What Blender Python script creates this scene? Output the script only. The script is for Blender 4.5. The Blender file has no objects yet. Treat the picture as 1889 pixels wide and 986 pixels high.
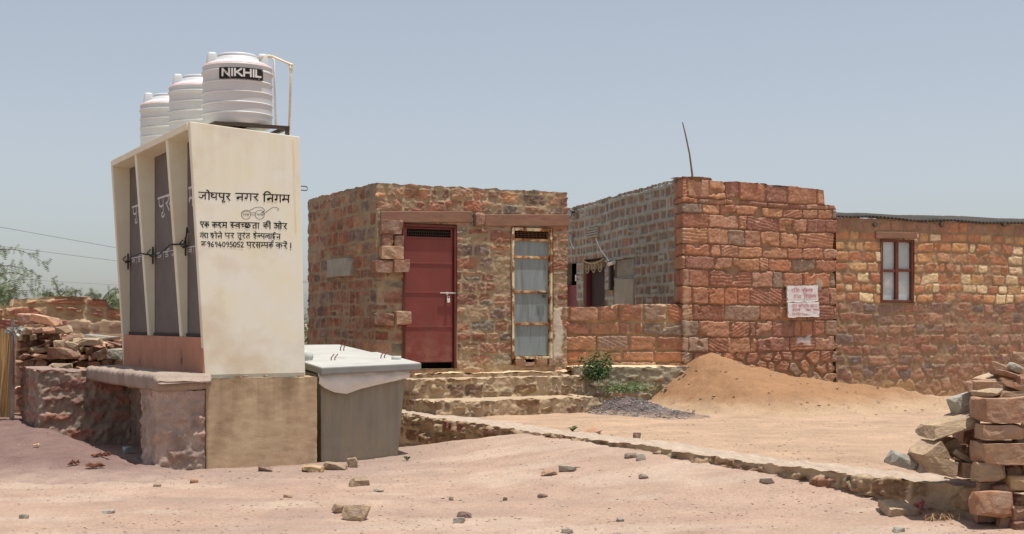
import bpy, bmesh, math, random
import numpy as np
from mathutils import Vector
R = math.radians
sc = bpy.context.scene
C = sc.collection

# ------------------------------------------------------------------ camera, sky, sun, exposure
EYE, FPX = 1.5, 2564.0            # eye height (m); focal length in pixels of the 1889 px wide photograph
cam_d = bpy.data.cameras.new('camera')
cam = bpy.data.objects.new('camera', cam_d); C.objects.link(cam)
cam.location = (0, 0, EYE); cam.rotation_euler = (R(90), 0, 0)
cam_d.sensor_width = 36.0; cam_d.lens = 36.0*FPX/1889.0
cam_d.shift_y = 104.0/1889.0
cam_d.clip_start = 0.1; cam_d.clip_end = 9000
sc.camera = cam
SUN_EL, SUN_AZ = 80.5, 112.0       # azimuth clockwise from +Y: high, off to the camera's right
w = bpy.data.worlds.new('World'); sc.world = w; w.use_nodes = True
nt = w.node_tree; nt.nodes.clear()
sky = nt.nodes.new('ShaderNodeTexSky'); sky.sky_type = 'NISHITA'; sky.sun_disc = False
sky.sun_elevation = R(SUN_EL); sky.sun_rotation = R(SUN_AZ)
sky.altitude = 200; sky.air_density = 1.0; sky.dust_density = 1.45; sky.ozone_density = 2.2
hs = nt.nodes.new('ShaderNodeHueSaturation'); hs.inputs['Saturation'].default_value = 0.49; hs.inputs['Hue'].default_value = 0.505
hs.inputs['Value'].default_value = 1.0
bgn = nt.nodes.new('ShaderNodeBackground'); bgn.inputs[1].default_value = 0.114
wo = nt.nodes.new('ShaderNodeOutputWorld')
nt.links.new(sky.outputs[0], hs.inputs['Color']); nt.links.new(hs.outputs[0], bgn.inputs[0]); nt.links.new(bgn.outputs[0], wo.inputs[0])
sl = bpy.data.lights.new('sun', 'SUN'); sl.energy = 4.65; sl.angle = R(0.6); sl.color = (1.0, 0.955, 0.88)
so = bpy.data.objects.new('sun', sl); C.objects.link(so)
sdir = Vector((math.sin(R(SUN_AZ))*math.cos(R(SUN_EL)), math.cos(R(SUN_AZ))*math.cos(R(SUN_EL)), math.sin(R(SUN_EL))))
so.location = sdir*60; so.rotation_euler = sdir.to_track_quat('Z', 'Y').to_euler()
sc.view_settings.view_transform = 'Standard'; sc.view_settings.look = 'None'
sc.view_settings.exposure = 0.1; sc.view_settings.gamma = 1.0
sc.cycles.max_bounces = 8; sc.cycles.diffuse_bounces = 4

# ------------------------------------------------------------------ helpers
def lin(c): 
    c = np.asarray(c, float)/255.0
    return np.where(c <= .04045, c/12.92, ((c+.055)/1.055)**2.4)
def _alb(c, e, k):
    c = lin(c)/e; l = float(c@np.array((.3, .6, .1))); return tuple(np.clip((l+(c-l)*k)*np.array((.96, 1, .985)), .004, .82))
def V(r, g, b): return _alb((r, g, b), .72, .96)
def W(r, g, b): q = _alb((r, g, b), .81, .84); return (q[0], q[1]*1.03, q[2]*.98)   # rough stone that also catches grazing sun      # albedo of an upright surface seen as this colour
def H(r, g, b): q = _alb((r, g, b), 1.5, .95); return (q[0], q[1]*1.005, q[2]*1.05)      # albedo of a level surface seen as this colour

def _hash(ix, iy, seed):
    h = (ix.astype(np.int64)*374761393 + iy.astype(np.int64)*668265263 + int(seed)*144665) & 0xffffffff
    h = ((h ^ (h >> 13))*1274126177) & 0xffffffff
    h = ((h ^ (h >> 16))*2246822519) & 0xffffffff
    return ((h ^ (h >> 15)) & 0xffffff)/float(0xffffff)
def vnoise(x, y, seed=0):
    x = np.asarray(x, float); y = np.asarray(y, float)
    xi = np.floor(x); yi = np.floor(y); fx = x-xi; fy = y-yi
    fx = fx*fx*(3-2*fx); fy = fy*fy*(3-2*fy); xi = xi.astype(np.int64); yi = yi.astype(np.int64)
    a = _hash(xi, yi, seed); b = _hash(xi+1, yi, seed); c = _hash(xi, yi+1, seed); d = _hash(xi+1, yi+1, seed)
    return (a*(1-fx)+b*fx)*(1-fy)+(c*(1-fx)+d*fx)*fy
def fbm(x, y, seed=0, o=4, g=.5):
    s = 0; amp = 1; tot = 0
    for k in range(o):
        s = s+amp*vnoise(np.asarray(x)*2**k+17.3*k, np.asarray(y)*2**k-9.1*k, seed+k); tot += amp; amp *= g
    return s/tot                                                      # about 0..1, mean .5
def sstep(a, b, x):
    t = np.clip((x-a)/(b-a), 0, 1); return t*t*(3-2*t)

# materials -----------------------------------------------------------------
def nmat(name):
    m = bpy.data.materials.new(name); m.use_nodes = True
    n = m.node_tree; n.nodes.clear()
    out = n.nodes.new('ShaderNodeOutputMaterial'); b = n.nodes.new('ShaderNodeBsdfPrincipled')
    n.links.new(b.outputs[0], out.inputs[0]); b.inputs['Specular IOR Level'].default_value = .25
    return m, n, b
def _noise(n, co, scale, detail=5, rough=.6):
    t = n.nodes.new('ShaderNodeTexNoise'); t.inputs['Scale'].default_value = scale
    t.inputs['Detail'].default_value = detail; t.inputs['Roughness'].default_value = rough
    n.links.new(co, t.inputs['Vector']); return t.outputs[0]
def _ramp(n, f, lo, hi, c0, c1):
    r = n.nodes.new('ShaderNodeValToRGB'); e = r.color_ramp.elements
    e[0].position = lo; e[0].color = (*c0[:3], 1); e[1].position = hi; e[1].color = (*c1[:3], 1)
    n.links.new(f, r.inputs[0]); return r.outputs[0]
def _mix(n, a, b, fac, mode='MIX'):
    m = n.nodes.new('ShaderNodeMix'); m.data_type = 'RGBA'; m.blend_type = mode
    for s, v in ((0, fac), (6, a), (7, b)):
        if isinstance(v, (int, float)): m.inputs[s].default_value = v
        elif isinstance(v, (tuple, list)): m.inputs[s].default_value = (*v[:3], 1)
        else: n.links.new(v, m.inputs[s])
    return m.outputs[2]
def _bump(n, b, h, strength, dist):
    u = n.nodes.new('ShaderNodeBump'); u.inputs['Strength'].default_value = strength; u.inputs['Distance'].default_value = dist
    n.links.new(h, u.inputs['Height']); n.links.new(u.outputs[0], b.inputs['Normal'])
def pm(name, c1, c2=None, scale=6, rough=.9, bump=.0, bdist=.01, bscale=60, lo=.3, hi=.7, c3=None, s3=2, lo3=.5, hi3=.62, metal=0, stretch=None, spec=.25, dirt=None, runs=None):
    """procedural surface: two mottled colours, optional third as stains, noise bump"""
    m, n, b = nmat(name); tc = n.nodes.new('ShaderNodeTexCoord'); co = tc.outputs['Object']
    b.inputs['Specular IOR Level'].default_value = spec
    if stretch:
        mp = n.nodes.new('ShaderNodeMapping'); mp.inputs['Scale'].default_value = stretch
        n.links.new(co, mp.inputs['Vector']); co2 = mp.outputs[0]
    else: co2 = co
    c2 = c2 or tuple(x*.85 for x in c1)
    col = _ramp(n, _noise(n, co2, scale), lo, hi, c1, c2)
    if c3: 
        f = _ramp(n, _noise(n, co2, s3, 4), lo3, hi3, (0, 0, 0), (1, 1, 1)); col = _mix(n, col, c3, f)
    if dirt or runs:                                              # soil splashed up from below / streaks washed down from the top
        sx = n.nodes.new('ShaderNodeSeparateXYZ'); n.links.new(co, sx.inputs[0])
        for spec_, vert in ((dirt, False), (runs, True)):
            if not spec_: continue
            za, zb, dc, amt = spec_; mr = n.nodes.new('ShaderNodeMapRange'); mr.inputs[1].default_value = za; mr.inputs[2].default_value = zb
            mr.inputs[3].default_value = 1.0; mr.inputs[4].default_value = 0.0; n.links.new(sx.outputs[2], mr.inputs[0])
            mp = n.nodes.new('ShaderNodeMapping'); mp.inputs['Scale'].default_value = (11, 11, .5) if vert else (5, 5, 7); n.links.new(co, mp.inputs['Vector'])
            k = n.nodes.new('ShaderNodeMath'); k.operation = 'MULTIPLY'; n.links.new(mr.outputs[0], k.inputs[0])
            n.links.new(_ramp(n, _noise(n, mp.outputs[0], 1.0, 5, .65), .42, .66, (0, 0, 0), (1, 1, 1)), k.inputs[1])
            q = n.nodes.new('ShaderNodeMath'); q.operation = 'MULTIPLY'; n.links.new(k.outputs[0], q.inputs[0]); q.inputs[1].default_value = amt
            col = _mix(n, col, dc, q.outputs[0])
    n.links.new(col, b.inputs['Base Color']); b.inputs['Roughness'].default_value = rough; b.inputs['Metallic'].default_value = metal
    if bump: _bump(n, b, _noise(n, co, bscale, 4), bump, bdist)
    return m
def am(name, scale=45, var=.35, bump=.5, bdist=.012, bscale=70, rough=.93, s2=9):
    """surface whose colour is the mesh's own 'Col' attribute (stone by stone, soil by soil) with a fine procedural grain"""
    m, n, b = nmat(name); tc = n.nodes.new('ShaderNodeTexCoord'); co = tc.outputs['Object']
    at = n.nodes.new('ShaderNodeAttribute'); at.attribute_name = 'Col'
    g = _ramp(n, _noise(n, co, scale, 6, .7), .25, .75, (1-var,)*3, (1+var,)*3)
    g2 = _ramp(n, _noise(n, co, s2, 4, .6), .3, .7, (1-var*.5,)*3, (1+var*.4, 1+var*.35, 1+var*.3))
    col = _mix(n, _mix(n, at.outputs['Color'], g, 1.0, 'MULTIPLY'), g2, 1.0, 'MULTIPLY')
    n.links.new(col, b.inputs['Base Color']); b.inputs['Roughness'].default_value = rough
    b.inputs['Specular IOR Level'].default_value = .15
    _bump(n, b, _noise(n, co, bscale, 6, .65), bump, bdist)
    return m
def rockm(name, pal, scale=14, bump=.6, strat=False):
    """broken sandstone: a colour from the palette for each stone (object random), mottled, dusty"""
    m, n, b = nmat(name); tc = n.nodes.new('ShaderNodeTexCoord'); co = tc.outputs['Object']
    oi = n.nodes.new('ShaderNodeObjectInfo')
    r = n.nodes.new('ShaderNodeValToRGB'); r.color_ramp.interpolation = 'CONSTANT'
    e = r.color_ramp.elements
    while len(e) < len(pal): e.new(.5)
    for i, c in enumerate(pal): e[i].position = i/len(pal); e[i].color = (*c, 1)
    n.links.new(oi.outputs['Random'], r.inputs[0])
    mp = n.nodes.new('ShaderNodeMapping'); n.links.new(co, mp.inputs['Vector'])
    if strat: mp.inputs['Scale'].default_value = (1, 1, 5)
    g = _ramp(n, _noise(n, mp.outputs[0], scale, 7, .75), .25, .75, (.6,)*3, (1.34, 1.31, 1.28))
    col = _mix(n, r.outputs[0], g, 1.0, 'MULTIPLY')
    f = _ramp(n, _noise(n, co, 6, 6, .65), .47, .66, (0, 0, 0), (.7, .7, .7))
    col = _mix(n, col, (.36, .285, .225), f)
    n.links.new(col, b.inputs['Base Color']); b.inputs['Roughness'].default_value = .92; b.inputs['Specular IOR Level'].default_value = .15
    _bump(n, b, _noise(n, mp.outputs[0], 22, 8, .72), bump, .03)
    return m

# objects --------------------------------------------------------------------
def tag(o, label=None, cat=None, group=None, kind=None):
    if label: o['label'] = label
    if cat: o['category'] = cat
    if group: o['group'] = group
    if kind: o['kind'] = kind
    return o
def thing(name, label, cat, loc, group=None):
    o = bpy.data.objects.new(name, None); o.empty_display_size = .2; C.objects.link(o); o.location = loc
    return tag(o, label, cat, group)
def rootloc(p):
    if p is None: return Vector((0, 0, 0))
    while p.parent: p = p.parent
    return Vector(p.location)
def mesh_np(name, v, f, mat, parent=None, col=None, smooth=False, base=None):
    """v (n,3) world coordinates, f list/array of tris or quads"""
    v = np.asarray(v, float)
    off = rootloc(parent) if parent else (Vector(base) if base is not None else Vector((0, 0, 0)))
    v = v-np.array(off)
    me = bpy.data.meshes.new(name)
    if isinstance(f, np.ndarray):
        k = f.shape[1]; me.vertices.add(len(v)); me.vertices.foreach_set('co', v.astype(np.float32).ravel())
        me.loops.add(f.size); me.loops.foreach_set('vertex_index', f.astype(np.int32).ravel())
        me.polygons.add(len(f)); me.polygons.foreach_set('loop_start', np.arange(0, f.size, k, dtype=np.int32))
        me.update(calc_edges=True)
    else:
        me.from_pydata([tuple(x) for x in v], [], [tuple(x) for x in f])
    if col is not None:
        a = me.color_attributes.new('Col', 'FLOAT_COLOR', 'POINT')
        c4 = np.ones((len(v), 4), np.float32); c4[:, :3] = col; a.data.foreach_set('color', c4.ravel())
    me.validate()
    if smooth: me.polygons.foreach_set('use_smooth', np.ones(len(me.polygons), bool))
    me.materials.append(mat); me.update()
    o = bpy.data.objects.new(name, me); C.objects.link(o)
    if parent: o.parent = parent
    elif base is not None: o.location = base
    return o
class MB:
    """collects primitives in world coordinates into ONE mesh"""
    def __init__(s): s.v = []; s.f = []
    def add(s, v, f):
        n = len(s.v); s.v += [tuple(x) for x in v]; s.f += [tuple(i+n for i in q) for q in f]; return s
    def hexa(s, p, bevel=0.0):
        """8 corners: bottom ring 0-3, top ring 4-7"""
        f = [(3, 2, 1, 0), (4, 5, 6, 7), (0, 1, 5, 4), (1, 2, 6, 5), (2, 3, 7, 6), (3, 0, 4, 7)]
        if bevel <= 0: return s.add(p, f)
        bm = bmesh.new(); vs = [bm.verts.new(tuple(x)) for x in p]
        for q in f: bm.faces.new([vs[i] for i in q])
        bmesh.ops.bevel(bm, geom=list(bm.edges), offset=bevel, segments=2, affect='EDGES', profile=.6)
        bm.verts.index_update(); s.add([v.co[:] for v in bm.verts], [[v.index for v in q.verts] for q in bm.faces]); bm.free(); return s
    def tube(s, pts, r, n=8, cap=True):
        pts = [Vector(p) for p in pts]; rs = r if isinstance(r, (list, tuple)) else [r]*len(pts); rings = []
        up = Vector((0.31, 0.22, .92)).normalized()
        for i, p in enumerate(pts):
            t = (pts[min(i+1, len(pts)-1)]-pts[max(i-1, 0)]).normalized()
            a = t.cross(up); a = a.normalized() if a.length > 1e-3 else t.cross(Vector((1, 0, 0))).normalized()
            b = t.cross(a); up = a.cross(t).normalized() if i == 0 else up
            rings.append([p+(a*math.cos(2*math.pi*k/n)+b*math.sin(2*math.pi*k/n))*rs[i] for k in range(n)])
        v = [q for g in rings for q in g]; f = []
        for i in range(len(pts)-1):
            for k in range(n): f.append((i*n+k, i*n+(k+1) % n, (i+1)*n+(k+1) % n, (i+1)*n+k))
        if cap: f.append(tuple(range(n-1, -1, -1))); f.append(tuple((len(pts)-1)*n+k for k in range(n)))
        return s.add(v, f)
    def lathe(s, c, prof, n=48):
        v = []; f = []
        for (r, z) in prof:
            for k in range(n): v.append((c[0]+r*math.cos(2*math.pi*k/n), c[1]+r*math.sin(2*math.pi*k/n), c[2]+z))
        for i in range(len(prof)-1):
            for k in range(n): f.append((i*n+k, i*n+(k+1) % n, (i+1)*n+(k+1) % n, (i+1)*n+k))
        return s.add(v, f)
    def build(s, name, mat, parent=None, smooth=False, base=None):
        return mesh_np(name, s.v, s.f, mat, parent, None, smooth, base)
class Plane:
    """upright plane through (ox,oy) running along heading th (degrees from +Y towards +X); outward = right of travel"""
    def __init__(s, o, th):
        s.o = np.array(o, float); s.d = np.array((math.sin(R(th)), math.cos(R(th)))); s.n = np.array((s.d[1], -s.d[0])); s.th = th
    def uz(s, px, py):
        k = (px-944.5)/FPX; u = (k*s.o[1]-s.o[0])/(s.d[0]-k*s.d[1]); Y = s.o[1]+u*s.d[1]
        return u, EYE+(597-py)/FPX*Y
    def at(s, u, z, off=0.0):
        p = s.o+s.d*u+s.n*off; return Vector((p[0], p[1], z))
    def box(s, mb, u0, u1, z0, z1, o0, o1, bevel=0.0):
        return mb.hexa([s.at(u0, z0, o1), s.at(u1, z0, o1), s.at(u1, z0, o0), s.at(u0, z0, o0), s.at(u0, z1, o1), s.at(u1, z1, o1), s.at(u1, z1, o0), s.at(u0, z1, o0)], bevel)
    def pbox(s, mb, x0, y0, x1, y1, o0, o1, bevel=0.0):
        a = s.uz(x0, y1); b = s.uz(x1, y0); c = s.uz(x0, y0); d = s.uz(x1, y1)
        return mb.hexa([s.at(a[0], a[1], o1), s.at(d[0], d[1], o1), s.at(d[0], d[1], o0), s.at(a[0], a[1], o0),
                        s.at(c[0], c[1], o1), s.at(b[0], b[1], o1), s.at(b[0], b[1], o0), s.at(c[0], c[1], o0)], bevel)
def at(px, py, Y): return Vector(((px-944.5)/FPX*Y, Y, EYE+(597-py)/FPX*Y))

# masonry ---------------------------------------------------------------------
def pathcols(path, s, caps=None):
    P = [np.array(p, float) for p in path]; U = []; X = []; N = []; L = 0
    segn = []
    for a, b in zip(P[:-1], P[1:]):
        d = (b-a)/np.linalg.norm(b-a); segn.append(np.array((d[1], -d[0])))
    for i, (a, b) in enumerate(zip(P[:-1], P[1:])):
        ln = np.linalg.norm(b-a); n = max(2, int(math.ceil(ln/s[i] if isinstance(s, (list, tuple)) else ln/s)))
        for k in range(n+(1 if i == len(P)-2 else 0)):
            t = k/n; U.append(L+t*ln); X.append(a+(b-a)*t)
            if k == 0 and i > 0: m = segn[i-1]+segn[i]; m = m/(np.dot(m, segn[i])); N.append(m)
            else: N.append(segn[i])
        L += ln
    return np.array(U), np.array(X), np.array(N)
def lay_courses(U, Z, sp, rng, seed):
    """coursed stones: id, distance to the joint, stone centre"""
    wa = sp.get('warp', .03); zw = Z+wa*(fbm(U*.9, Z*.6, seed+1, 2)-.5)*2+sp.get('warp2', .012)*(fbm(U*7, Z*7, seed+2, 2)-.5)*2
    uw = U+sp.get('warp2', .012)*(fbm(U*7, Z*7, seed+5, 2)-.5)*2
    edges = [Z.min()-.2]; hs_ = list(sp.get('heights', [])); mh, jh = sp.get('h', (.18, .03)); z = sp.get('zstart', Z.min())
    if z > edges[0]: edges.append(z)
    for h in hs_: z += h; edges.append(z)
    while z < Z.max()+.3: z += max(.05, rng.gauss(mh, jh)); edges.append(z)
    edges = np.array(edges); ci = np.clip(np.searchsorted(edges, zw)-1, 0, len(edges)-2)
    ml, jl = sp.get('l', (.28, .08)); st = []; ID = np.zeros(U.shape, int)
    for i in range(len(edges)-1):
        mk = ci == i
        x = U.min()-1+rng.random()*.3; xs = [x]; hh = edges[i+1]-edges[i]
        m2 = ml(i) if callable(ml) else ml
        while x < U.max()+.6: x += max(.3*m2, rng.gauss(m2, jl)); xs.append(x)
        xs = np.array(xs); k0 = len(st); up = []; spz = []
        for j in range(len(xs)-1):
            st.append([xs[j], xs[j+1], edges[i], edges[i+1]]); 
        n0 = len(xs)-1
        for j in range(n0):
            if rng.random() < sp.get('split', 0) and hh > .13:
                zz = edges[i]+hh*rng.uniform(.38, .62); up.append(len(st)); spz.append(zz)
                st.append([xs[j], xs[j+1], zz, edges[i+1]]); st[k0+j][3] = zz
            else: up.append(k0+j); spz.append(1e9)
        if mk.any():
            j = np.clip(np.searchsorted(xs, uw[mk])-1, 0, n0-1)
            ID[mk] = np.where(zw[mk] > np.array(spz)[j], np.array(up)[j], k0+j)
    st = np.array(st); jt = sp.get('joint', .022)
    jw = np.array([jt*rng.uniform(.5, 1.5) for _ in st]); rr = np.array([rng.uniform(.01, .035) for _ in st])*sp.get('round', 1)
    u0, u1, z0, z1 = (st[ID, k] for k in range(4)); uc = (u0+u1)/2; zc = (z0+z1)/2; r_ = rr[ID]
    qx = np.abs(uw-uc)-((u1-u0)/2-jw[ID]/2-r_); qz = np.abs(zw-zc)-((z1-z0)/2-jw[ID]/2-r_)
    d = -(np.hypot(np.maximum(qx, 0), np.maximum(qz, 0))+np.minimum(np.maximum(qx, qz), 0)-r_)
    return ID, d, uc, zc, st
def lay_rubble(U, Z, sp, rng, seed):
    cell = sp.get('cell', .2); asp = sp.get('asp', 1.3)
    u0, u1, z0, z1 = U.min()-.3, U.max()+.3, Z.min()-.3, Z.max()+.3; pts = []
    nu = int((u1-u0)/(cell*asp))+1; nz = int((z1-z0)/cell)+1
    for j in range(nz):
        for i in range(nu): pts.append((u0+(i+.5*(j % 2)+rng.uniform(-.36, .36))*cell*asp, z0+(j+rng.uniform(-.33, .33))*cell))
    pts = np.array(pts); x = U+.03*(fbm(U*6, Z*6, seed+3, 2)-.5); y = Z+.03*(fbm(U*6, Z*6, seed+4, 2)-.5)
    ID = np.zeros(U.shape, int); D = np.zeros(U.shape)
    for r0 in range(0, U.shape[0], 40):
        xs = x[r0:r0+40]; ys = y[r0:r0+40]
        keep = np.where((pts[:, 0] > xs.min()-1) & (pts[:, 0] < xs.max()+1))[0]; q = pts[keep]
        dd = np.hypot((xs[..., None]-q[:, 0])/asp, ys[..., None]-q[:, 1])
        o = np.argpartition(dd, 1, axis=-1)[..., :2]; a = np.take_along_axis(dd, o, -1)
        sw = a[..., 0] > a[..., 1]; i0 = np.where(sw, o[..., 1], o[..., 0])
        ID[r0:r0+40] = keep[i0]; D[r0:r0+40] = np.abs(a[..., 1]-a[..., 0])/2
    return ID, D-sp.get('joint', .02)/2, pts[ID, 0], pts[ID, 1], pts
def masonry(name, parent, path, z0, ztop, sp, mat, thick=.3, s=.015, seed=1, holes=(), capcol=None, caprows=4, base=None, ends=True, patches=()):
    rng = random.Random(seed); U, X, N = pathcols(path, s)
    zt = np.full(len(U), float(ztop)) if np.isscalar(ztop) else np.interp(U, [a for a, _ in ztop], [b for _, b in ztop])
    zt = zt+sp.get('topnoise', .012)*(fbm(U*9, U*0, seed+8, 3)-.5)*2
    sz = sp.get('sz', .015); Zr = np.arange(z0, zt.max()+sz*1.5, sz); UU, ZZ = np.meshgrid(U, Zr, indexing='ij')
    ID, d, uc, zc, st = lay_courses(UU, ZZ, sp, rng, seed)
    n = int(ID.max())+1; pal = sp['pal']
    def cols(n, stz, k):
        out = np.zeros((n, 3))
        for i in range(n):
            p = pal(stz[i], rng) if callable(pal) else pal[rng.randrange(len(pal))]
            out[i] = np.array(p)*rng.uniform(1-sp.get('cj', .14), 1+sp.get('cj', .14))
        return out
    prot0 = sp.get('prot', .022); prot = np.array([rng.uniform(.35, 1.35)*prot0 for _ in range(n)])
    tu = np.array([rng.uniform(-1, 1) for _ in range(n)])*sp.get('tilt', .05); tz = np.array([rng.uniform(-1, 1) for _ in range(n)])*sp.get('tilt', .05)
    scol = cols(n, (st[:, 2]+st[:, 3])/2, 0)[ID]; pr = prot[ID]+tu[ID]*(UU-uc)+tz[ID]*(ZZ-zc)
    if 'rubble_below' in sp:
        rs = dict(sp.get('rubble', {})); I2, d2, uc2, zc2, p2 = lay_rubble(UU, ZZ, rs, rng, seed+50)
        n2 = len(p2); c2 = cols(n2, p2[:, 1], 1)[I2]; t2 = np.array([rng.uniform(-1, 1) for _ in range(n2)])*.08
        pr2 = np.array([rng.uniform(.4, 1.3)*prot0 for _ in range(n2)])[I2]+t2[I2]*(UU-uc2)
        low = ZZ < sp['rubble_below']+.05*(fbm(UU*2, ZZ*0, seed+9, 2)-.5)
        d = np.where(low, d2, d); scol = np.where(low[..., None], c2, scol); pr = np.where(low, pr2, pr)
    # face relief
    big = fbm(UU*5, ZZ*7, seed+11, 4)-.5; fine = fbm(UU*28, ZZ*34, seed+12, 3)-.5
    rid = np.abs(fbm(UU*9+3*big, ZZ*13, seed+13, 3)-.5)*2
    rough = sp.get('rough', .02)
    if sp.get('ripple'):
        rp = np.array([rng.random() < sp['ripple'] for _ in range(n)])[ID]; ra_ = np.array([rng.uniform(-.5, .5) for _ in range(n)])[ID]
        wv = np.sin((ZZ*np.cos(ra_)+UU*np.sin(ra_)+.03*fbm(UU*5, ZZ*5, seed+41, 2))*2*math.pi/.048); pr = pr+rp*.0035*wv
    smear = sstep(sp.get('smear', .62), sp.get('smear', .62)+.08, fbm(UU*4.5, ZZ*6, seed+14, 4)+.5*np.maximum(0, .03-d)/.03*.25)
    e = sp.get('edge', .012); m = sstep(-e*.4, e, d+.016*(fbm(UU*22, ZZ*22, seed+15, 3)-.5)*sp.get('ragged', 1))
    m = m*(1-sp.get('smear_amt', .7)*smear)
    hm = sp.get('mortar_h', .0)+.014*(fbm(UU*16, ZZ*16, seed+16, 3)-.5)*sp.get('mrough', 1)
    hs = pr+rough*((fbm(UU*11, ZZ*15, seed+25, 4)-.5)*1.3+fine*.8)-rough*.45*(1-np.clip(rid*5, 0, 1))
    h = hm*(1-m)+hs*m
    mc = np.array(sp['mortar'])*(1+sp.get('mcv', .5)*(fbm(UU*6, ZZ*6, seed+17, 4)-.5))[..., None]
    sv = scol*(1+sp.get('cvar', .7)*(fbm(UU*7, ZZ*11, seed+18, 4)-.5)+.5*fine)[..., None]
    chip = sstep(.62, .74, fbm(UU*17, ZZ*24, seed+19, 3))*sp.get('chip', .35)
    sv = sv*(1-chip[..., None])+(sv*.5+np.array((.30, .22, .17))*.6)*chip[..., None]
    if sp.get('chalk'):                                         # lime drips run down single blocks
        ck = np.array([uc_+rng.uniform(-.18, .18) if rng.random() < sp['chalk'] else 1e6 for uc_ in (st[:, 0]+st[:, 1])/2])[ID]
        q = (1-sstep(.004, .016, np.abs(UU-ck+.006*(fbm(UU*0, ZZ*9, seed+42, 2)-.5))))*sstep(.3, .6, fbm(UU*3, ZZ*5, seed+43, 3))*.6
        sv = sv*(1-q[..., None])+np.array((.40, .36, .33))*q[..., None]
    dust = sp.get('dust')
    col = mc*(1-m[..., None])+sv*m[..., None]
    if dust is not None:
        lo = (sstep(dust[1], dust[0], ZZ+.25*(fbm(UU*3, ZZ*3, seed+20, 3)-.5))*.6)[..., None]; col = col*(1-lo)+np.array(dust[2])*lo
    for (pu0, pu1, pz0, pz1, pc, amt) in patches:          # plaster or cement smeared on the wall, with its own edge
        q = np.minimum(np.minimum(UU-pu0, pu1-UU), np.minimum(ZZ-pz0, pz1-ZZ))+.16*(fbm(UU*6, ZZ*6, seed+31, 4)-.5)
        k = sstep(-.02, .03, q)*amt; h = h*(1-k)+k*(prot0*1.15+.006*(fbm(UU*14, ZZ*14, seed+32, 3)-.5)); k = k[..., None]
        col = col*(1-k)+np.array(pc)*(1+.35*(fbm(UU*8, ZZ*8, seed+33, 3)-.5))[..., None]*k
    nu, nz = UU.shape; Zc = np.minimum(ZZ, zt[:, None])
    px = X[:, None, :]+N[:, None, :]*h[..., None]
    v = np.concatenate([px.reshape(-1, 2), Zc.reshape(-1, 1)], 1); cv = col.reshape(-1, 3)
    idx = np.arange(nu*nz).reshape(nu, nz)
    f = np.stack([idx[:-1, :-1], idx[1:, :-1], idx[1:, 1:], idx[:-1, 1:]], -1)
    dead = (ZZ[:-1, :-1] >= zt[:-1, None]) & (ZZ[1:, :-1] >= zt[1:, None])
    fu = (UU[:-1, :-1]+UU[1:, 1:])/2; fz = (ZZ[:-1, :-1]+ZZ[1:, 1:])/2
    for (a, b, c, e_) in holes: dead |= (fu > a) & (fu < b) & (fz > c) & (fz < e_)
    F = [f[~dead].reshape(-1, 4)]; VV = [v]; CC = [cv]; cnt = len(v)
    capcol = np.array(capcol if capcol is not None else sp['mortar'])
    prev = idx[:, nz-1]; t0 = h[:, nz-1]
    for k in range(1, caprows+1):                               # top of the wall
        q = k/caprows; hh = t0*(1-q)+(-thick)*q
        zz = zt+.02*(fbm(U*8, U*0+k*2.3, seed+21, 3)-.5)*(1 if k < caprows else 0)
        VV.append(np.concatenate([X+N*hh[:, None], zz[:, None]], 1)); CC.append(capcol*(1+.5*(fbm(U*6, U*0+k*1.7, seed+22, 3)-.5))[:, None])
        cur = np.arange(cnt, cnt+nu); cnt += nu
        F.append(np.stack([prev[:-1], prev[1:], cur[1:], cur[:-1]], -1)); prev = cur
    if ends:
        for ci in (0, nu-1):
            b = np.concatenate([np.repeat((X[ci]-N[ci]*thick)[None], nz, 0), Zc[ci][:, None]], 1)
            VV.append(b); CC.append(col[ci]); cur = np.arange(cnt, cnt+nz); cnt += nz
            q = np.stack([idx[ci, :-1], cur[:-1], cur[1:], idx[ci, 1:]], -1); F.append(q[ZZ[ci, :-1] < zt[ci]])
    for (a, b, c, e_) in holes:                                 # reveals of the openings
        def P2(u, z, o):
            x = np.array([np.interp(u, U, X[:, 0]), np.interp(u, U, X[:, 1])]); i = min(len(U)-1, int(np.searchsorted(U, u)))
            y = x+N[i]*o; return (y[0], y[1], z)
        q = [(a, c), (b, c), (b, e_), (a, e_)]; g = .008
        vs = [P2(u, z, o) for o in (.03, -.16) for u, z in q]; VV.append(np.array(vs)); CC.append(np.tile(np.array(sp['mortar'])*.8, (8, 1)))
        F.append(np.array([[cnt+i, cnt+(i+1) % 4, cnt+4+(i+1) % 4, cnt+4+i] for i in range(4)])); cnt += 8
    return mesh_np(name, np.concatenate(VV), np.concatenate(F), mat, parent, np.concatenate(CC), True, base)
def sheet(name, parent, corners, mat, col, n=40, amp=.012, seed=1, base=None, vary=.4, cs=5):
    """a rough level surface (bilinear patch of four corners)"""
    c = [np.array(p, float) for p in corners]; a, b = np.meshgrid(np.linspace(0, 1, n), np.linspace(0, 1, n), indexing='ij')
    v = (c[0]*((1-a)*(1-b))[..., None]+c[1]*(a*(1-b))[..., None]+c[2]*(a*b)[..., None]+c[3]*((1-a)*b)[..., None])
    v[..., 2] += amp*(fbm(v[..., 0]*7, v[..., 1]*7, seed, 4)-.5)*2
    i = np.arange(n*n).reshape(n, n); f = np.stack([i[:-1, :-1], i[1:, :-1], i[1:, 1:], i[:-1, 1:]], -1).reshape(-1, 4)
    cc = np.array(col)*(1+vary*(fbm(v[..., 0]*cs, v[..., 1]*cs, seed+3, 4)-.5))[..., None]
    return mesh_np(name, v.reshape(-1, 3), f, mat, parent, cc.reshape(-1, 3), True, base)

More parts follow.
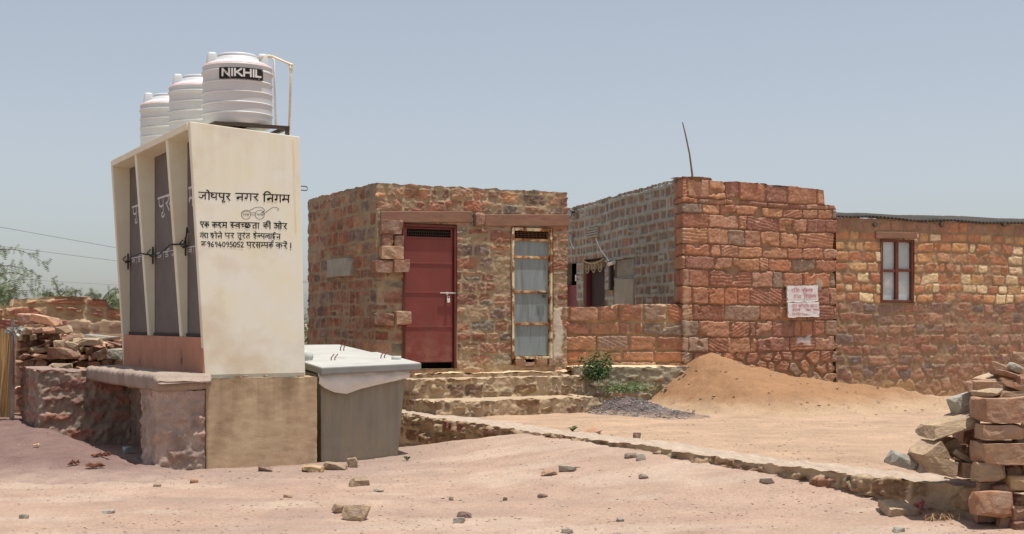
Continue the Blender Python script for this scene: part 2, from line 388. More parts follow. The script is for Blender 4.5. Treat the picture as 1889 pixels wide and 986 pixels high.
# stones ------------------------------------------------------------------------
def rock_bm(rng, lx, ly, lz, ang=.5, bev=.05, sub=1, disp=.03):
    """an angular quarried block: hull of jittered corners, chipped edges"""
    bm = bmesh.new(); pts = []
    for sx in (-1, 1):
        for sy in (-1, 1):
            for sz in (-1, 1):
                k = rng.uniform(1-ang*.6, 1); j = rng.uniform(1-ang*.7, 1); q = rng.uniform(1-ang*.55, 1)
                pts.append((sx*k, sy*j, sz*q))
    for _ in range(9):
        a = [rng.uniform(-.85, .85) for _ in range(3)]; i = rng.randrange(3); a[i] = rng.choice((-1, 1))*rng.uniform(.86, 1.1); pts.append(tuple(a))
    for p in pts: bm.verts.new((p[0]*lx/2, p[1]*ly/2, p[2]*lz/2))
    bmesh.ops.convex_hull(bm, input=bm.verts)
    for _ in range(int(4+9*ang)):                               # chips knocked off corners and edges
        nv = Vector((rng.choice((-1, 1))*rng.uniform(.1, 1), rng.choice((-1, 1))*rng.uniform(.1, 1), rng.choice((-1, 1))*rng.uniform(.1, 1)))
        nv = Vector((nv.x/lx, nv.y/ly, nv.z/lz)).normalized(); sup = max(v.co.dot(nv) for v in bm.verts)
        bmesh.ops.bisect_plane(bm, geom=list(bm.verts)+list(bm.edges)+list(bm.faces), plane_co=nv*sup*rng.uniform(.82, .97), plane_no=nv, clear_outer=True)
    bmesh.ops.delete(bm, geom=list(bm.edges)+list(bm.faces), context='EDGES_FACES') if False else None
    for f_ in list(bm.faces): bm.faces.remove(f_)
    for e_ in list(bm.edges): bm.edges.remove(e_)
    r = bmesh.ops.convex_hull(bm, input=bm.verts); 
    loose = [v for v in bm.verts if not v.link_faces]; bmesh.ops.delete(bm, geom=loose, context='VERTS')
    bmesh.ops.dissolve_limit(bm, angle_limit=R(9), verts=bm.verts, edges=bm.edges)
    mn = min(lx, ly, lz)
    bmesh.ops.bevel(bm, geom=list(bm.edges), offset=mn*bev*.4, segments=1, affect='EDGES', profile=.5, clamp_overlap=True)
    if sub:
        bmesh.ops.triangulate(bm, faces=bm.faces)
        for _ in range(sub): bmesh.ops.subdivide_edges(bm, edges=[e for e in bm.edges if e.calc_length() > mn*(.22 if sub < 3 else .1)], cuts=1, use_grid_fill=True)
        bm.normal_update(); s = rng.randrange(1000)
        co = np.array([v.co[:] for v in bm.verts]); q = 1.6/max(mn, .03)
        d = ((fbm(co[:, 0]*q+co[:, 2]*q*.7+9, co[:, 1]*q-co[:, 2]*q*.6, s, 4, .6)-.5)*2.4-np.abs(fbm(co[:, 0]*q*1.3-co[:, 1]*q, co[:, 2]*q*2.2, s+5, 3)-.5)*1.2)*disp*mn
        for v, k in zip(bm.verts, d): v.co += v.normal*float(k)
    bmesh.ops.triangulate(bm, faces=bm.faces)
    return bm
def rock(name, loc, dims, rot, mat, seed, label=None, cat=None, group=None, parent=None, **kw):
    rng = random.Random(seed); bm = rock_bm(rng, *dims, **kw); me = bpy.data.meshes.new(name); bm.to_mesh(me); bm.free()
    me.materials.append(mat); o = bpy.data.objects.new(name, me); C.objects.link(o); o.location = loc; o.rotation_euler = rot
    return tag(o, label, cat, group)
def rock_part(mb, loc, dims, rot, seed, **kw):
    from mathutils import Euler
    bm = rock_bm(random.Random(seed), *dims, **kw); e = Euler(rot).to_matrix(); bm.verts.index_update()
    mb.add([(e@v.co)+Vector(loc) for v in bm.verts], [[v.index for v in f.verts] for f in bm.faces]); bm.free()
# ------------------------------------------------------------------ palette
M = {}
M['masonry'] = am('masonry', 70, .24, .4, .006, 110)
M['soil'] = am('soil', 38, .24, .8, .025, 48, s2=2.2)
M['gravel_soil'] = am('gravel_soil', 70, .34, .9, .02, 85, s2=4)
M['cement'] = am('cement', 40, .18, .4, .006, 80)
M['rock'] = rockm('rock', [V(186, 142, 118), V(192, 146, 116), V(202, 158, 128), V(168, 126, 108), V(196, 156, 130), V(158, 122, 106)])
M['rock_pink'] = rockm('rock_pink', [W(168, 122, 98), W(158, 112, 92), W(174, 132, 106)], 12, .8)
M['rock_tan'] = rockm('rock_tan', [W(180, 148, 120), W(172, 138, 112), W(188, 156, 128)], 12, .8, True)
M['rock_orange'] = rockm('rock_orange', [W(174, 122, 92)], 12, .8)
M['rock_yellow'] = rockm('rock_yellow', [W(186, 146, 100)], 12, .8)
M['rock_red'] = rockm('rock_red', [W(138, 92, 76), W(144, 100, 84)], 12, .8)
M['rock_grey'] = rockm('rock_grey', [W(152, 145, 138), W(164, 156, 147)], 12, .8)
M['chip'] = rockm('chip', [H(178, 140, 120), H(150, 112, 98), H(205, 175, 150), H(130, 105, 98), H(190, 150, 128)], 30, .4)
M['pale_chip'] = rockm('pale_chip', [H(205, 172, 140), H(190, 160, 130)], 20, .5)
M['dark_chip'] = rockm('dark_chip', [H(150, 118, 104), H(164, 142, 128)], 20, .5)
M['cream'] = pm('cream_paint', V(222, 210, 192), V(212, 198, 177), 2.6, .78, .14, .004, 60, .34, .68, V(186, 164, 136), 1.5, .52, .85, dirt=(.0, .5, V(176, 150, 124), .35), runs=(2.6, 1.6, V(186, 168, 142), .25))
M['cream_side'] = pm('cream_paint_side', V(216, 204, 182), V(200, 188, 166), 2.5, .8, .12, .004, 60)
M['door_brown'] = pm('door_brown', V(100, 90, 86), V(88, 79, 76), 3, .6, .05, .003, 40)
M['terracotta'] = pm('terracotta', W(188, 124, 98), W(170, 108, 84), 3, .8, .15, .004, 40, .35, .7, V(110, 78, 66), 2.9, .64, .72)
M['plinth'] = pm('plinth_plaster', V(176, 152, 124), V(150, 126, 100), 3.2, .9, .3, .006, 50, .3, .66, V(128, 104, 80), 2.3, .47, .66, dirt=(-.05, .4, V(176, 140, 112), .8), runs=(.95, .3, V(120, 100, 78), .6))
M['concrete'] = pm('concrete', V(136, 127, 113), V(118, 110, 98), 3, .85, .2, .004, 60, .3, .7, V(134, 122, 104), 2.2, .54, .7, stretch=(3, 3, .5), dirt=(-.1, .45, V(160, 136, 112), .7), runs=(1.0, .2, V(104, 96, 86), .6))
M['slab_shaded'] = pm('slab_concrete_shaded', (.26, .262, .25), (.21, .212, .20), 4, .85, .25, .005, 60, .3, .7, V(150, 140, 122), 3, .6, .75)  # cover slab concrete, darkened so its sides carry painted shade
M['slab_sunlit'] = pm('slab_concrete_sunlit', (.47, .465, .435), (.40, .395, .37), 4, .85, .2, .004, 60, .3, .7, (.33, .30, .26), 3, .58, .75)  # same concrete made paler: sunlight painted into the slab top
M['tank_white'] = pm('tank_plastic', (.60, .61, .615), (.56, .57, .575), 2, .45, .03, .003, 20, spec=.4)
M['black'] = pm('black_paint', (.012, .012, .013), (.02, .019, .018), 6, .6)
M['white_paint'] = pm('white_paint', (.80, .79, .78), (.68, .67, .66), 14, .8)
M['letter_white'] = pm('letter_white', (.72, .71, .71), (.58, .57, .57), 30, .8)
M['red_line'] = pm('red_line', V(206, 120, 116), V(214, 170, 164), 14, .6)
M['angle_iron'] = pm('angle_iron', (.05, .037, .03), (.075, .05, .038), 14, .7)
M['ivory_pipe'] = pm('ivory_pipe', V(206, 190, 160), V(188, 168, 136), 10, .5)
M['white_pipe'] = pm('white_pipe', V(214, 212, 204), V(196, 192, 182), 10, .5)
M['wire'] = pm('black_wire', (.03, .03, .03), (.045, .042, .04), 20, .6)
M['bolt'] = pm('dark_iron', (.05, .045, .042), (.09, .06, .045), 30, .6)
M['red_door'] = pm('red_door_paint', W(126, 50, 44), W(114, 43, 38), 2.5, .5, .1, .003, 30, .3, .7, W(112, 54, 48), 5, .56, .75, spec=.35, dirt=(.05, .8, W(160, 112, 92), .55), runs=(2.3, 1.2, W(104, 44, 40), .6))
M['red_frame'] = pm('red_frame_paint', W(112, 48, 42), W(94, 42, 36), 6, .6, .1, .003, 40)
M['galv'] = pm('weathered_sheet', W(136, 142, 148), W(112, 118, 124), 4, .6, .08, .002, 40, .2, .8, W(98, 98, 96), 3.0, .5, .75, .0, (5, 5, .6))
M['rusty'] = pm('rusty_cream_frame', V(206, 190, 158), V(190, 168, 132), 8, .8, .2, .003, 50, .35, .6, V(124, 76, 46), 7, .47, .58)
M['rusty_bar'] = pm('rusty_bar', V(196, 168, 124), V(170, 128, 80), 12, .8, .2, .003, 50, .35, .6, V(122, 72, 42), 9, .42, .56)
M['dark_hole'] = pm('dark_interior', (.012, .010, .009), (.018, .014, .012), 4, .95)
M['dark_door'] = pm('dark_maroon_door', V(56, 40, 40), V(46, 32, 33), 4, .7)
M['maroon'] = pm('maroon_door', V(122, 62, 64), V(104, 50, 54), 3, .6)
M['lattice'] = pm('cement_lattice', V(150, 144, 134), V(130, 124, 114), 9, .9, .2, .003, 50)
M['cement_panel'] = pm('cement_panel', V(156, 150, 138), V(136, 130, 118), 3, .9, .2, .004, 50)
M['zinc'] = pm('corrugated_sheet', V(74, 68, 62), V(56, 50, 46), 4, .6, .1, .003, 40, metal=.2)
M['pane'] = pm('frosted_pane', V(168, 177, 182), V(148, 157, 162), 3, .55, .05, .003, 30, .3, .7, V(196, 198, 196), 2, .55, .7, spec=.45)
M['window_frame'] = pm('brown_window_frame', V(104, 58, 46), V(86, 48, 38), 8, .65)
M['lintel'] = pm('sandstone_lintel', W(146, 102, 82), W(122, 88, 72), 4, .92, .4, .008, 40, .3, .7, V(122, 84, 76), 3, .5, .7, stretch=(1, 1, 3))
M['pipe_grey'] = pm('grey_pipe', V(176, 176, 172), V(150, 150, 146), 10, .7)
M['rebar'] = pm('rusty_rebar', (.11, .05, .03), (.16, .08, .05), 30, .85)
M['plastic'] = pm('dusty_plastic_sheet', V(196, 188, 182), V(176, 166, 158), 4, .4, .12, .006, 18, spec=.5)
M['stain'] = pm('rust_stain', V(206, 178, 146), V(214, 196, 166), 5, .8)
M['toran'] = pm('toran_beads', V(176, 160, 130), V(130, 110, 86), 40, .8)
M['tube_white'] = pm('white_tube', (.75, .75, .73), (.68, .68, .66), 8, .4)
M['rod'] = pm('weathered_rod', V(120, 104, 92), V(96, 82, 72), 8, .8)
M['stick'] = pm('dry_reed', V(196, 164, 118), V(152, 118, 76), 7, .85, stretch=(1, 1, .3))
M['post'] = pm('stone_post', V(128, 112, 102), V(104, 88, 80), 6, .9, .4, .006, 40)
M['foil'] = pm('torn_plastic', V(168, 168, 162), V(110, 110, 104), 12, .35, spec=.6)
M['wrapper'] = pm('red_wrapper', W(186, 60, 78), W(150, 120, 120), 40, .35, spec=.5)
M['leaf'] = pm('green_leaf', (.05, .095, .03), (.085, .14, .045), 30, .6)
M['leaf_pale'] = pm('dusty_leaf', (.13, .18, .075), (.19, .24, .11), 30, .65)
M['leaf_far'] = pm('far_leaf', (.17, .20, .11), (.22, .24, .14), 12, .8)
M['bark'] = pm('grey_bark', (.10, .08, .06), (.15, .12, .09), 20, .9)
M['litter'] = pm('dry_leaf', V(112, 66, 48), V(88, 52, 40), 20, .8)

# ------------------------------------------------------------------ terrain
KY = [6.5, 9.2, 10.0, 10.7, 11.8, 13.5, 15.5, 18.3, 20.0]
KX = [5.3, 3.78, 3.33, 2.90, 2.10, 1.24, .09, -1.42, -2.3]
def ground_z(x, y):
    x = np.asarray(x, float); y = np.asarray(y, float)
    s = x-np.interp(y, KY, KX)                                  # + : yard above the kerb, - : lower lane
    near = np.interp(y, [8, 9, 10, 10.7, 11.8, 13.5, 15.4, 16.3, 17.2, 18.4, 20], [.03, .05, .085, .13, .24, .265, .285, .10, -.18, -.28, -.1])
    base = .03+.20*sstep(17.5, 21, y)+0*x
    k = np.exp(-(np.minimum(s, 0)/np.interp(y, [9, 11, 13, 15, 17], [1.1, 1.6, 1.5, .95, 1.0]))**2)
    low = base*(1-k)+near*k
    up = .275+.03*(fbm(x*.8, y*.8, 5, 3)-.5)
    t = sstep(.12, .22, s)*sstep(21, 20, y)+sstep(20, 21, y)*sstep(-1.5, .2, s)
    z = low*(1-t)+up*t
    fade = np.exp(-(np.maximum(np.hypot(x, y-14)-40, 0)/80)**2)
    rel = .05*(fbm(x*.9, y*.9, 7, 4)-.5)+.018*(fbm(x*5, y*5, 8, 4)-.5)+.017*(fbm(x*13, y*13, 9, 3)-.5)
    return z*fade+rel*sstep(60, 25, y)
def axis(lo, hi, fine, far, n_far):
    a = np.arange(lo, hi, fine); g = np.geomspace(fine*2, far, n_far)
    return np.concatenate([lo-g[::-1], a, hi-fine+g])
gx = axis(-6.6, 6.6, .04, 3500, 46); gy = axis(7.0, 22.5, .035, 4500, 50); gy = gy[gy > -3000]
XX, YY = np.meshgrid(gx, gy, indexing='ij'); GZ = ground_z(XX, YY)
s_ = XX-np.interp(YY, KY, KX)
pink = np.array(H(224, 188, 163)); pink2 = np.array(H(208, 170, 147)); court = np.array(H(220, 182, 150)); lil = np.array(H(194, 164, 148)); plain = np.array(H(196, 170, 138))
n1 = fbm(XX*.7, YY*1.4, 21, 4); n2 = fbm(XX*2.2, YY*3.5, 22, 4)
gc = pink*(1-n2[..., None])+pink2*n2[..., None]; pk_ = (sstep(.52, .68, fbm(XX*1.1+40, YY*2.6, 27, 5))*.55)[..., None]; gc = gc*(1-pk_)+np.array(H(232, 202, 178))*pk_
lk = (sstep(.50, .66, n1)*.7*sstep(15.5, 12, YY)*sstep(1.5, -2.0, XX)*.7+sstep(12.3, 14.2, YY+.9*(n2-.5)+.25*XX*0)*sstep(-.2, -1.6, XX)*.9)[..., None]; gc = gc*(1-np.clip(lk, 0, 1))+lil*np.clip(lk, 0, 1)
uk = sstep(.1, .3, s_+.25*(n2-.5))[..., None]; gc = gc*(1-uk)+court*(1+.35*(n2[..., None]-.5))*uk
fk = sstep(24, 40, YY)[..., None]; gc = gc*(1-fk)+plain*fk
ii = np.arange(XX.size).reshape(XX.shape)
mesh_np('ground', np.stack([XX, YY, GZ], -1).reshape(-1, 3), np.stack([ii[:-1, :-1], ii[1:, :-1], ii[1:, 1:], ii[:-1, 1:]], -1).reshape(-1, 4), M['soil'], None, gc.reshape(-1, 3), True)
tag(bpy.data.objects['ground'], kind='structure')

def heap(name, label, cat, cx, cy, rx, ry, fz, col, mat, n=150, seed=3, amp=.03, kind=None, rim=None, rimh=.05):
    """a loose pile lying on the ground: height over ground from fz(x, y); sinks under the ground at its rim"""
    x, y = np.meshgrid(np.linspace(cx-rx, cx+rx, n), np.linspace(cy-ry, cy+ry, n), indexing='ij')
    hgt = fz(x, y); z = ground_z(x, y)+hgt-.03+amp*(fbm(x*4, y*4, seed, 4)-.5)*sstep(0, .12, hgt)+.02*(fbm(x*13, y*13, seed+1, 3)-.5)
    i = np.arange(n*n).reshape(n, n); f = np.stack([i[:-1, :-1], i[1:, :-1], i[1:, 1:], i[:-1, 1:]], -1).reshape(-1, 4)
    ok = (hgt > -.02).reshape(-1)[f].any(1); c = np.array(col[0])*(1-fbm(x*3, y*3, seed+2, 4))[..., None]+np.array(col[1])*fbm(x*3, y*3, seed+2, 4)[..., None]
    if rim is not None: k = sstep(0, rimh, hgt-.03+.05*(fbm(x*2.5, y*2.5, seed+6, 4)-.5))[..., None]; c = np.array(rim)*(1-k)+c*k
    o = mesh_np(name, np.stack([x, y, z], -1).reshape(-1, 3), f[ok], mat, None, c.reshape(-1, 3), True, base=(cx, cy, .3))
    return tag(o, label, cat, kind=kind)
def sand_h(x, y):
    # one smooth cone against the house front, drawn out to the right along the wall
    dx, dy = x-2.98, y-20.6; a = dx*.90+dy*.43; c = -dx*.43+dy*.90
    s = 1.3+3.5*sstep(-1.0, 3.0, a); r = np.hypot(a/s, c/2.75)+.13*(fbm(x*1.3, y*1.3, 33, 4)-.5)
    r = np.sqrt(r*r+.006)-.03; return .84*np.clip(1-r, 0, 1)**1.4-.02*(r >= 1)
heap('sand_heap', 'big heap of ochre sand piled against the front of the stone house', 'sand heap', 4.2, 20.0, 3.4, 3.2, sand_h, (H(202, 152, 110), H(186, 138, 98)), M['soil'], 220, 31, .11, None, H(218, 182, 146), .22)
def dark_h(x, y):
    a = .26*np.exp(-(((x-1.6)/.55)**2+((y-19.3)/.75)**2)**1.0)+.12*np.exp(-(((x-2.2)/.55)**2+((y-18.3)/.6)**2))
    return a-.035+.02*(fbm(x*5, y*5, 77, 3)-.5)
heap('gravel_heap', 'low spread of dark grey gravel beside the stone steps', 'gravel heap', 2.0, 18.7, 1.7, 1.9, dark_h, (H(150, 128, 120), H(126, 108, 104)), M['gravel_soil'], 110, 41, .03, None, H(200, 168, 140), .06)
def grit_h(x, y):
    lim = np.interp(y, [11.5, 12.6, 13.6, 14.3, 15.2, 16.3, 17.5], [-5.5, -2.6, -3.1, -3.75, -4.35, -5.0, -5.5])
    rise = .27*sstep(12.2, 15.9, y)
    return (rise+.012)*sstep(.35, -.75, x-lim+.3*(fbm(x*2, y*2, 88, 3)-.5))-.012*sstep(-.4, .5, x-lim)-.02*sstep(12.6, 11.4, y+.6*(fbm(x*1.5, y*1.5, 89, 3)-.5))
heap('grit_heap', 'broad low heap of purplish grit in front of the ruined wall stub', 'gravel heap', -6.0, 14.6, 4.0, 3.4, grit_h, (H(174, 139, 128), H(156, 124, 115)), M['gravel_soil'], 200, 51, .05, None, H(206, 174, 156), .09)

# ------------------------------------------------------------------ stone hut
AX = 62.5                                                     # heading of the fronts; the sides run 27.5 deg to the left of the view
dA = np.array((math.sin(R(AX)), math.cos(R(AX)))); dB = np.array((-dA[1], dA[0]))
HO = np.array((-1.868, 19.2)); HW, HD = 3.02, 2.85
hutF = Plane(HO, AX)
hut = thing('stone_hut', 'flat topped red sandstone hut with one red and one grey door', 'hut', (HO[0], HO[1], .78))
ud0, zd1 = hutF.uz(742, 412); ud1, _ = hutF.uz(842, 412); zd0 = .86
ug0, zg1 = hutF.uz(943, 419); ug1, _ = hutF.uz(1019, 419); zg0 = .90
hut_pal = [W(150, 100, 80), W(142, 94, 76), W(156, 110, 88), W(138, 102, 88), W(150, 104, 80), W(132, 92, 78), W(158, 116, 92), W(124, 100, 92), W(146, 88, 68), W(164, 112, 80), W(146, 96, 78), W(118, 104, 96)]
hut_sp = dict(h=(.178, .02), l=(.27, .09), joint=.03, prot=.014, pal=hut_pal, mortar=W(152, 128, 104), rough=.022, smear=.61, smear_amt=.75, split=.2, edge=.007, ragged=1.0, mrough=1.8, warp=.045, warp2=.014, cvar=.9, chip=.55, topnoise=.02, tilt=.06, sz=.012, dust=(.85, 1.25, W(172, 144, 114)))
L0 = HD
hp = [HO+dB*HD, HO, HO+dA*HW, HO+dA*HW+dB*HD]
masonry('wall', hut, hp, .55, 3.44, hut_sp, M['masonry'], .32, [.013, .0115, .12], 11,
        holes=[(L0+ud0, L0+ud1, zd0, zd1), (L0+ug0, L0+ug1, zg0, zg1)], capcol=H(200, 170, 140),
        patches=[(L0+2.76, L0+2.94, .95, 1.75, V(178, 166, 150), .9), (L0+.02, L0+.4, 2.86, 2.96, V(170, 140, 112), .5)])
mb = MB(); c4 = [HO+dB*HD+dA*.2, HO+dA*.2+dB*.2, HO+dA*(HW-.2)+dB*.2, HO+dA*(HW-.2)+dB*HD]
mb.hexa([(*p, 3.22) for p in c4]+[(*p, 3.34) for p in c4]); mb.build('roof', M['concrete'], hut)
# lintels: two long sandstone bars with a round block between them
def bar(name, x0, y0, x1, y1, o0, o1, mat, parent, bev=.012):
    b = MB(); hutF.pbox(b, x0, y0, x1, y1, o0, o1, bev); return b.build(name, mat, parent)
bar('lintel', 701, 390, 870, 411, -.1, .03, M['lintel'], hut)
bar('lintel', 893, 396, 1049, 418, -.1, .03, M['lintel'], hut)
u, z = hutF.uz(882, 405)
b = MB(); rock_part(b, hutF.at(u, z, .03), (.16, .14, .2), (0, 0, R(90-AX)), 5, ang=.45, bev=.12); b.build('stone_block', M['rock_red'], hut)
# rough quoin stones of the door jamb
jamb = [(700, 407, 738, 432, 'rock_red', .05), (702, 432, 722, 454, 'rock_red', .04), (724, 436, 740, 455, 'rock_red', .05), (700, 455, 741, 479, 'rock_pink', .05), (689, 482, 722, 504, 'rock_red', .05),
        (721, 480, 749, 503, 'rock_pink', .10), (687, 578, 724, 601, 'rock_red', .05), (724, 575, 752, 599, 'rock_pink', .11), (611, 475, 653, 513, 'rock_grey', .03)]
for i, (x0, y0, x1, y1, mt, off) in enumerate(jamb):
    if x1 < 660:
        pl = Plane(HO+dB*HD, 180-27.5)
    else: pl = hutF
    a = pl.uz(x0, y1); c = pl.uz(x1, y0); bb = MB()
    rock_part(bb, pl.at((a[0]+c[0])/2, (a[1]+c[1])/2, off-.06), (abs(c[0]-a[0])*1.04, .2, abs(c[1]-a[1])*1.0), (R(random.Random(i).uniform(-3, 3)), 0, R(90-pl.th)), 60+i, ang=.1, bev=.04, sub=2, disp=.05)
    bb.build('jamb_stone' if x1 > 660 else 'face_stone', M[mt], hut, base=None)
# red steel door
dm = (ud0+ud1)/2
b = MB(); fw = .045
for (a0, a1, q0, q1) in ((ud0, ud0+fw, zd0+.05, zd1), (ud1-fw, ud1, zd0+.0, zd1), (ud0+fw+.001, ud1-fw-.001, zd1-fw, zd1-.001)): hutF.box(b, a0+.004, a1-.004, q0, q1-.004, -.10, .018, .004)
fr = b.build('door_frame', M['red_frame'], hut)
zl0 = zd0+.09; zgr = zd1-.19
b = MB(); l0, l1 = ud0+fw+.004, ud1-fw-.004
hutF.box(b, l0, l1, zl0, zgr, -.06, -.02, .004)
hutF.box(b, l0, l0+.03, zgr+.002, zd1-fw-.004, -.058, -.018, .003); hutF.box(b, l1-.03, l1, zgr+.002, zd1-fw-.004, -.058, -.018, .003)
hutF.box(b, l0+.031, l1-.031, zd1-fw-.025, zd1-fw-.006, -.057, -.017, .003)
for zz in (zgr-.004, hutF.uz(790, 486)[1], hutF.uz(790, 540)[1], hutF.uz(790, 603)[1], zl0+.02): hutF.box(b, l0+.004, l1-.004, zz-.014, zz+.014, -.02, -.0125, .004)
rd = b.build('door', M['red_door'], hut); tag(rd, 'dull red steel door with a dark grille at the top')
b = MB()
for k in range(1, 20): uu = l0+.03+(l1-l0-.06)*k/20; b.tube([hutF.at(uu, zgr, -.042), hutF.at(uu, zd1-fw-.02, -.042)], .004, 5)
for q in (.33, .66): zz = zgr+(zd1-fw-.02-zgr)*q; b.tube([hutF.at(l0+.03, zz, -.036), hutF.at(l1-.03, zz, -.036)], .004, 5)
b.build('grille', M['bolt'], rd)
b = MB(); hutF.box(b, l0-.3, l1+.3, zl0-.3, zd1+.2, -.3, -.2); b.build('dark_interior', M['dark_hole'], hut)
b = MB(); u1, z1 = hutF.uz(811, 541); u2, _ = hutF.uz(840, 541)
b.tube([hutF.at(u1, z1, .012), hutF.at(u2, z1, .012)], .008, 8); hutF.box(b, u1+.10, u1+.13, z1-.03, z1+.012, -.012, .01, .003); b.build('latch', M['pipe_grey'], rd)
b = MB(); u1, z1 = hutF.uz(826, 553); hutF.box(b, u1-.022, u1+.022, z1-.045, z1+.012, .008, .03, .006)
b.tube([hutF.at(u1-.015, z1+.01, .02), hutF.at(u1-.013, z1+.045, .02), hutF.at(u1+.013, z1+.045, .02), hutF.at(u1+.015, z1+.01, .02)], .005, 6); b.build('padlock', M['tube_white'], rd)
# grey sheet door in a rusty frame
b = MB(); fw = .05
for (a0, a1, q0, q1) in ((ug0, ug0+fw, zg0+.08, zg1), (ug1-fw, ug1, zg0+.08, zg1), (ug0+fw+.001, ug1-fw-.001, zg1-fw, zg1-.001), (ug0+fw+.001, ug1-fw-.001, zg0+.08, zg0+.12)): hutF.box(b, a0+.006, a1-.006, q0, q1-.004, -.10, .02, .005)
b.build('door_frame', M['rusty'], hut)
l0, l1 = ug0+fw+.006, ug1-fw-.006; bars = [hutF.uz(980, y)[1] for y in (443, 475, 539, 598)]
b = MB(); hutF.box(b, l0, l1, zg0+.125, bars[0], -.05, -.03, .002); gd = b.build('door', M['galv'], hut); tag(gd, 'weathered grey sheet metal door with rusty cross bars')
for zz in bars:
    b = MB(); hutF.box(b, l0+.002, l1-.002, zz-.017, zz+.017, -.03, -.008, .004); b.build('cross_bar', M['rusty_bar'], gd)
b = MB()
for k in range(1, 9): uu = l0+(l1-l0)*k/9; b.tube([hutF.at(uu, bars[0], -.04), hutF.at(uu, zg1-fw, -.04)], .0045, 5)
for q in (.2, .4, .6, .8): zz = bars[0]+(zg1-fw-bars[0])*q; b.tube([hutF.at(l0, zz, -.034), hutF.at(l1, zz, -.034)], .0045, 5)
b.build('grille', M['rebar'], gd)
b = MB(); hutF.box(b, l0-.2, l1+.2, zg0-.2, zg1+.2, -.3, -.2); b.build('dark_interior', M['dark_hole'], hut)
b = MB(); u1, z1 = hutF.uz(1004, 541); hutF.box(b, u1-.10, u1+.05, z1-.008, z1+.008, -.006, .012, .002); hutF.box(b, u1-.018, u1+.018, z1-.07, z1-.02, -.004, .016, .005); b.build('latch', M['bolt'], gd)
for i, (x0, y0, x1, y1) in enumerate(((948, 663, 968, 676), (985, 662, 1008, 674), (1010, 660, 1024, 676), (966, 668, 986, 676))):
    a = hutF.uz(x0, y1); c = hutF.uz(x1, y0); bb = MB(); rock_part(bb, hutF.at((a[0]+c[0])/2, (a[1]+c[1])/2, -.03), (c[0]-a[0], .16, c[1]-a[1]), (0, 0, R(90-AX)), 90+i, ang=.4, bev=.1); bb.build('threshold_stone', M['rock_pink'], hut)

# ------------------------------------------------------------------ steps in front of the hut
steps = thing('stone_steps', 'two broad rubble stone steps with dusty treads below the hut doors', 'steps', (*(HO+dA*1.2-dB*.8), .3))
rub_pal = [W(138, 106, 82), W(130, 96, 76), W(148, 118, 90), W(124, 102, 84), W(142, 108, 78), W(120, 92, 78)]
rub_sp = dict(h=(.13, .02), l=(.26, .1), joint=.03, prot=.024, pal=rub_pal, mortar=W(170, 142, 116), rough=.026, smear=.46, smear_amt=.9, edge=.02, ragged=2, mrough=2.5, warp=.06, warp2=.03, topnoise=.03, chip=.5, cvar=.9, tilt=.15, sz=.012)
dustc = H(214, 184, 150)
def hp_(a, b): return HO+dA*a+dB*b
def block(name, root, a0, a1, b0, b1, z0, z1, sp, seed, tread, thick=.12, mat=None, s=.014, capn=3):
    pth = [hp_(a0, b1), hp_(a0, b0), hp_(a1, b0), hp_(a1, b1)]
    o = masonry(name, root, pth, z0, z1, sp, M['masonry'], thick, s, seed, capcol=tread, caprows=capn, ends=False)
    t = sheet(name.replace('riser', 'tread') if 'riser' in name else 'top', o, [(*hp_(a0+.03, b0+.04), z1-.012), (*hp_(a1-.03, b0+.04), z1-.012), (*hp_(a1-.03, b1), z1-.006), (*hp_(a0+.03, b1), z1-.006)], M['cement'], tread, 60, .014, seed+4)
    return o
block('riser', steps, .27, 2.93, -.68, .02, .2, .74, rub_sp, 71, dustc)
block('riser', steps, .22, 2.68, -1.50, -.682, .1, .485, rub_sp, 72, dustc)
# footing strip under the hut front
foot = sheet('footing', hut, [(*hp_(-.15, -.1), .79), (*hp_(3.1, -.1), .79), (*hp_(3.1, .1), .82), (*hp_(-.15, .1), .82)], M['cement'], V(190, 160, 128), 50, .03, 75)
o = masonry('footing_face', hut, [hp_(-.15, .6), hp_(-.15, -.1), hp_(3.1, -.1)], .2, .79, rub_sp, M['masonry'], .1, .016, 76, capcol=H(190, 160, 128), caprows=2)

# ------------------------------------------------------------------ kerb / retaining wall along the yard
kp = [(-1.85, 19.1), (-1.42, 18.3), (-.65, 16.9), (.09, 15.5), (.68, 14.5), (1.24, 13.5), (1.68, 12.65), (2.1, 11.8), (2.52, 11.2), (2.9, 10.7), (3.33, 10.0), (3.9, 9.1)]
kz = []; Lk = 0
for i, p in enumerate(kp):
    if i: Lk += math.hypot(p[0]-kp[i-1][0], p[1]-kp[i-1][1])
    kz.append((Lk, .315))
kerb_sp = dict(rub_sp, h=(.2, .03), l=(.34, .12), prot=.05, rough=.075, mortar=W(170, 142, 116), pal=[W(138, 104, 80), W(146, 114, 86), W(132, 92, 72), W(150, 122, 96)], topnoise=.02, smear=.6)
kerb = masonry('retaining_wall', None, kp, -.4, kz, kerb_sp, M['masonry'], .42, .016, 81, capcol=H(212, 186, 164), caprows=16, base=(.09, 15.5, 0), ends=True)
tag(kerb, 'long low rubble retaining wall with a cement top running past the steps to the stacked stones', 'retaining wall')
